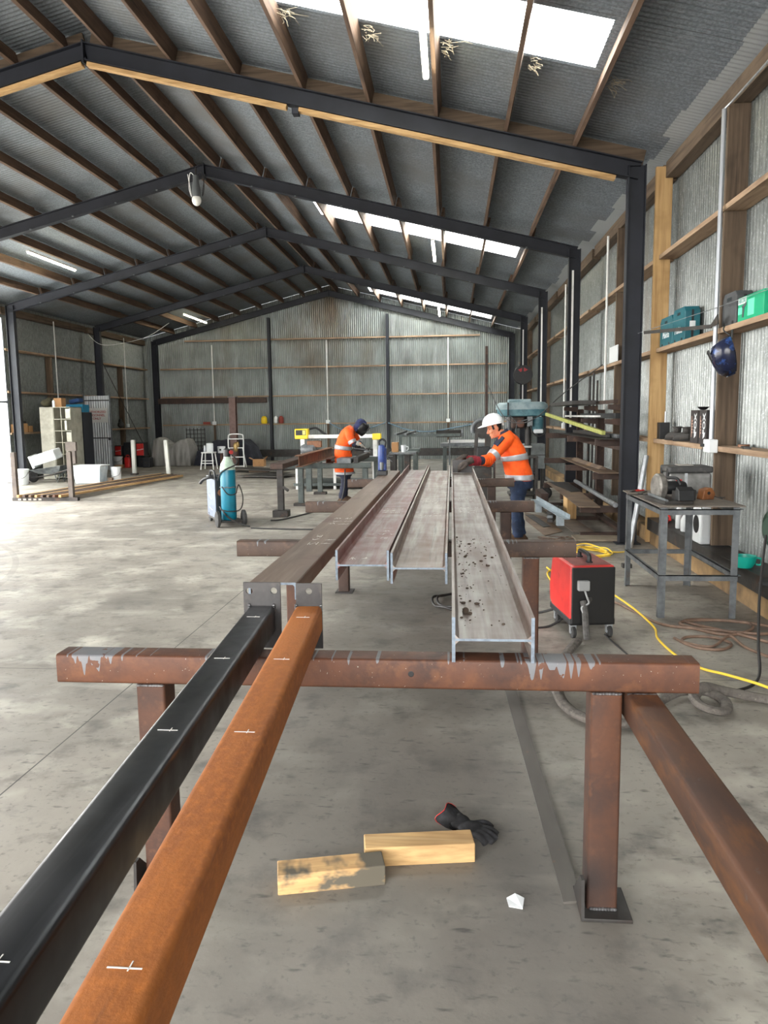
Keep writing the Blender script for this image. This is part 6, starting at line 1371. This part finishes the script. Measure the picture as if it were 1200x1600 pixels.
# trousers
Kt = lerp_rings([(V(.06,0,.70),.165,.185,0),(V(.06,0,.80),.170,.195,0),(V(.055,0,.88),.165,.19,0)], 4)
m = MB(); m.loft([ering(c, d, w, t) for c, d, w, t in Kt])
for pts in ([V(.045,-.095,.80),V(.03,-.105,.62),V(.005,-.11,.46),V(.015,-.11,.28),V(.03,-.11,.075)],[V(.05,.095,.80),V(.04,.105,.62),V(.03,.11,.46),V(.06,.11,.28),V(.085,.11,.075)]):
    Q = spline(pts,6); m.tube(Q, [.115-.045*min(1,i/14)+.006*sin(i*1.7) for i in range(len(Q))], 16)
m.build('trousers', JEAN, W2, smooth=True, mods=RM(.012,4))
for x, y in ((.03,-.11),(.085,.11)):
    MB().loft([ering(V(x-.05,y,z),d,w) for z, d, w in ((.0,.145,.05),(.03,.145,.052),(.07,.11,.05))]+[ering(V(x,y,.12),.06,.05)]).build('boot', BOOTM, W2, smooth=True)
glove_mb(wrL+V(-.01,-.02,.01), (-.85,-.25,-.35), (-.15,.12,-1), (-.25,.95,.1), 1.1).build('glove', GLV2, W2, smooth=True, mods=RM(.0055,2))
glove_mb(wrR+V(-.01,-.01,.02), (-.45,-.75,-.05), (-.1,-.2,-1), (.85,-.4,.1), 1.05).build('glove', GLV2, W2, smooth=True, mods=RM(.0055,2))

# ---- welding worker, facing +x, bent over the trestle
W1 = T('person', 'worker in orange work jacket and dark welding mask bent over the trestle', 'person', (-2.07,14.72,0))
neck = V(.20,0,1.40)
shR, shL = V(.13,-.19,1.36), V(.15,.19,1.36)                     # right shoulder is nearer the camera
elR, elL = V(.22,-.26,1.13), V(.26,.24,1.12)
wrR, wrL = V(.33,-.30,1.13), V(.40,-.06,1.04)
MH = Matrix.Translation((.33,0,1.46)) @ Matrix.Rotation(pi,4,'Z') @ Matrix.Rotation(radians(-34),4,'Y')
m = MB(); head_mb(m, MH)
m.tube([neck-V(.05,0,.08), neck, V(.26,0,1.43), V(.31,0,1.45)], [.075,.06,.055,.056], 16)
m.loft([ering(*k) for k in lerp_rings([(V(-.02,0,.82),.10,.15,0),(V(-.03,0,1.0),.10,.14,.1),(V(.03,0,1.2),.10,.15,.35),(V(.12,0,1.36),.08,.15,.6),(V(.19,0,1.42),.05,.07,.8)])])
for s, e, w in ((shL,elL,wrL),(shR,elR,wrR)): m.tube([V(.10,s.y*.5,1.36), s, s.lerp(e,.5), e, e.lerp(w,.3), w, w+(w-e).normalized()*.05], [.06,.055,.046,.040,.042,.030,.028], 14)
for y in (-.11,.11): m.tube([V(-.02,y,.86), V(.0,y,.66), V(.03,y,.47), V(-.01,y,.28), V(-.04,y,.09)], [.085,.075,.055,.054,.036], 14)
m.build('body', SKIN, W1, smooth=True, mods=RM(.010,3))
K = lerp_rings([(V(.01,0,.54),.185,.215,.0),(V(.0,0,.66),.18,.21,.0),(V(-.01,0,.86),.170,.20,.0),(V(-.005,0,1.04),.160,.198,.12),(V(.035,0,1.18),.158,.205,.30),(V(.085,0,1.31),.135,.205,.50),(V(.14,0,1.39),.10,.16,.65),(V(.185,0,1.43),.075,.09,.75)], 6)
m = MB(); m.loft([ering(c, d, w, t, wob=.02, ph=i*.6) for i, (c, d, w, t) in enumerate(K)])
pR = [V(.08,-.13,1.36), shR, shR.lerp(elR,.55)+V(-.01,-.01,0), elR]; pL = [V(.08,.13,1.36), shL, shL.lerp(elL,.55), elL]
for p in (pR, pL): m.tube(spline(p,6), [.085,.088,.088,.086,.084,.082,.081,.079,.078,.077,.077,.075,.074,.073,.071,.07,.069,.068,.066], 16)
m.build('jacket', HIVIS, W1, smooth=True, mods=RM(.011,4))
band(K, 0, 3, .007, TAPE, 'reflective_band', W1, wob=.02, ph=.5)
band(K, 17, 20, .009, TAPE, 'reflective_band', W1, wob=.02, ph=4.)
ring_on(pR, (.092,.068), .80, .97, .008, TAPE, 'sleeve_band', W1); ring_on(pL, (.092,.068), .80, .97, .008, TAPE, 'sleeve_band', W1)
MB().tube(spline([V(.13,-.125,1.20),V(.15,-.13,1.32),V(.12,-.12,1.43),V(.04,-.11,1.42)],5), .028, 8, flat=.35).build('shoulder_band', TAPE, W1, smooth=True)
for e, w in ((elR,wrR),(elL,wrL)):
    sleeve([e.lerp(w,-.05), e.lerp(w,.3), e.lerp(w,.72)], (.060,.048)).build('navy_cuff', NAVYC, W1, smooth=True)
m = MB(); m.loft([ering(V(-.005,0,z),d,.18) for z, d in ((.50,.15),(.6,.16),(.8,.16))])
for y in (-.10,.10):
    Q = spline([V(.0,y,.62),V(.03,y*1.1,.47),V(-.0,y*1.1,.28),V(-.04,y*1.1,.075)],6); m.tube(Q, [.105-.035*min(1,i/10)+.006*sin(i*1.7) for i in range(len(Q))], 16)
m.build('trousers', NAVYC, W1, smooth=True, mods=RM(.012,4))
for y in (-.11,.11): MB().loft([ering(V(.01,y,z),d,w) for z, d, w in ((.0,.145,.05),(.03,.145,.052),(.07,.11,.05))]+[ering(V(-.04,y,.12),.06,.05)]).build('boot', BOOTM, W1, smooth=True)
LG2 = pm('pale_glove', (170,166,158), [((130,126,118), 20, .45, .75, 3)], rough=.9)
glove_mb(wrR, (.75,.2,-.35), (.5,.3,-.9), (0,-1,.1), 1.0).build('glove', LG2, W1, smooth=True, mods=RM(.006,2))
glove_mb(wrL, (.7,-.5,-.25), (.4,-.4,-.9), (-.4,-.8,.1), 1.0).build('glove', LG2, W1, smooth=True, mods=RM(.006,2))
# hood and mask
m = MB(); rings = []
for z, f, b, w in ((-.13,.02,.10,.085),(-.06,.05,.112,.098),(.02,.085,.118,.104),(.08,.095,.110,.098),(.125,.06,.075,.07),(.142,.01,.02,.02)):
    rings.append([MH @ V(-cos(a)*(f if cos(a) > 0 else b), w*sin(a), z) for a in [2*pi*k/28 for k in range(28)]])
m.loft(rings); m.build('hood', pm('hood_navy', (36,46,92), [((26,30,60), 14, .4, .7, 3), ((120,130,170), 26, .66, .8, 3)], rough=.8), W1, smooth=True)
m = MB(); rings = []
for z, f, w in ((.10,.125,.085),(.06,.150,.105),(.0,.155,.11),(-.08,.150,.10),(-.15,.125,.07)):
    rings.append([MH @ V(-f*cos(a)*1.0-.01, w*sin(a), z) for a in [-1.65+3.3*k/20 for k in range(21)]])
m.loft(rings, closed=False, cap=False); mk = m.build('welding_mask', pm('mask_black', (26,27,30), [((64,64,64), 9, .55, .75, 3)], rough=.35), W1, smooth=True, mods=[('SOLIDIFY',dict(thickness=.005))])
MB().bx(-.178,-.155,-.055,.055,.0,.075, MH).build('visor_frame', BLACKP, mk, bevel=.006); MB().bx(-.181,-.176,-.045,.045,.012,.062, MH).build('visor_glass', pm('visor_green', (24,34,30), rough=.1), mk)
# grinder in his hands
g = T('angle_grinder', 'dark angle grinder held by the masked worker over the steel tube', 'grinder', (-1.70,14.50,1.02), -.35)
MB().cyl((-.14,0,.02),(.10,0,.0),.034,16).build('body', BLACKP, g, smooth=True); MB().box((.12,0,-.005),(.07,.06,.06)).build('gear_head', DSTEEL, g, bevel=.012)
MB().lathe([(.0,-.05),(.062,-.05),(.062,-.044),(.0,-.044)], 24, (.13,0,0)).build('disc', RUSTD, g, smooth=True); MB().lathe([(.0,-.042),(.07,-.042),(.07,-.02),(.03,-.015),(.0,-.015)], 24, (.13,0,0)).build('guard', STEEL, g, smooth=True)
MB().cyl((.11,.0,.0),(.11,.14,.03),.015,10).build('side_handle', BLACKP, g, smooth=True)
MB().tube(spline([(-.14,0,.02),(-.22,.02,-.02),(-.28,.10,-.11),(-.30,.2,-.11)],6), .007, 6).build('lead', DARKRUBBER, g, smooth=True)
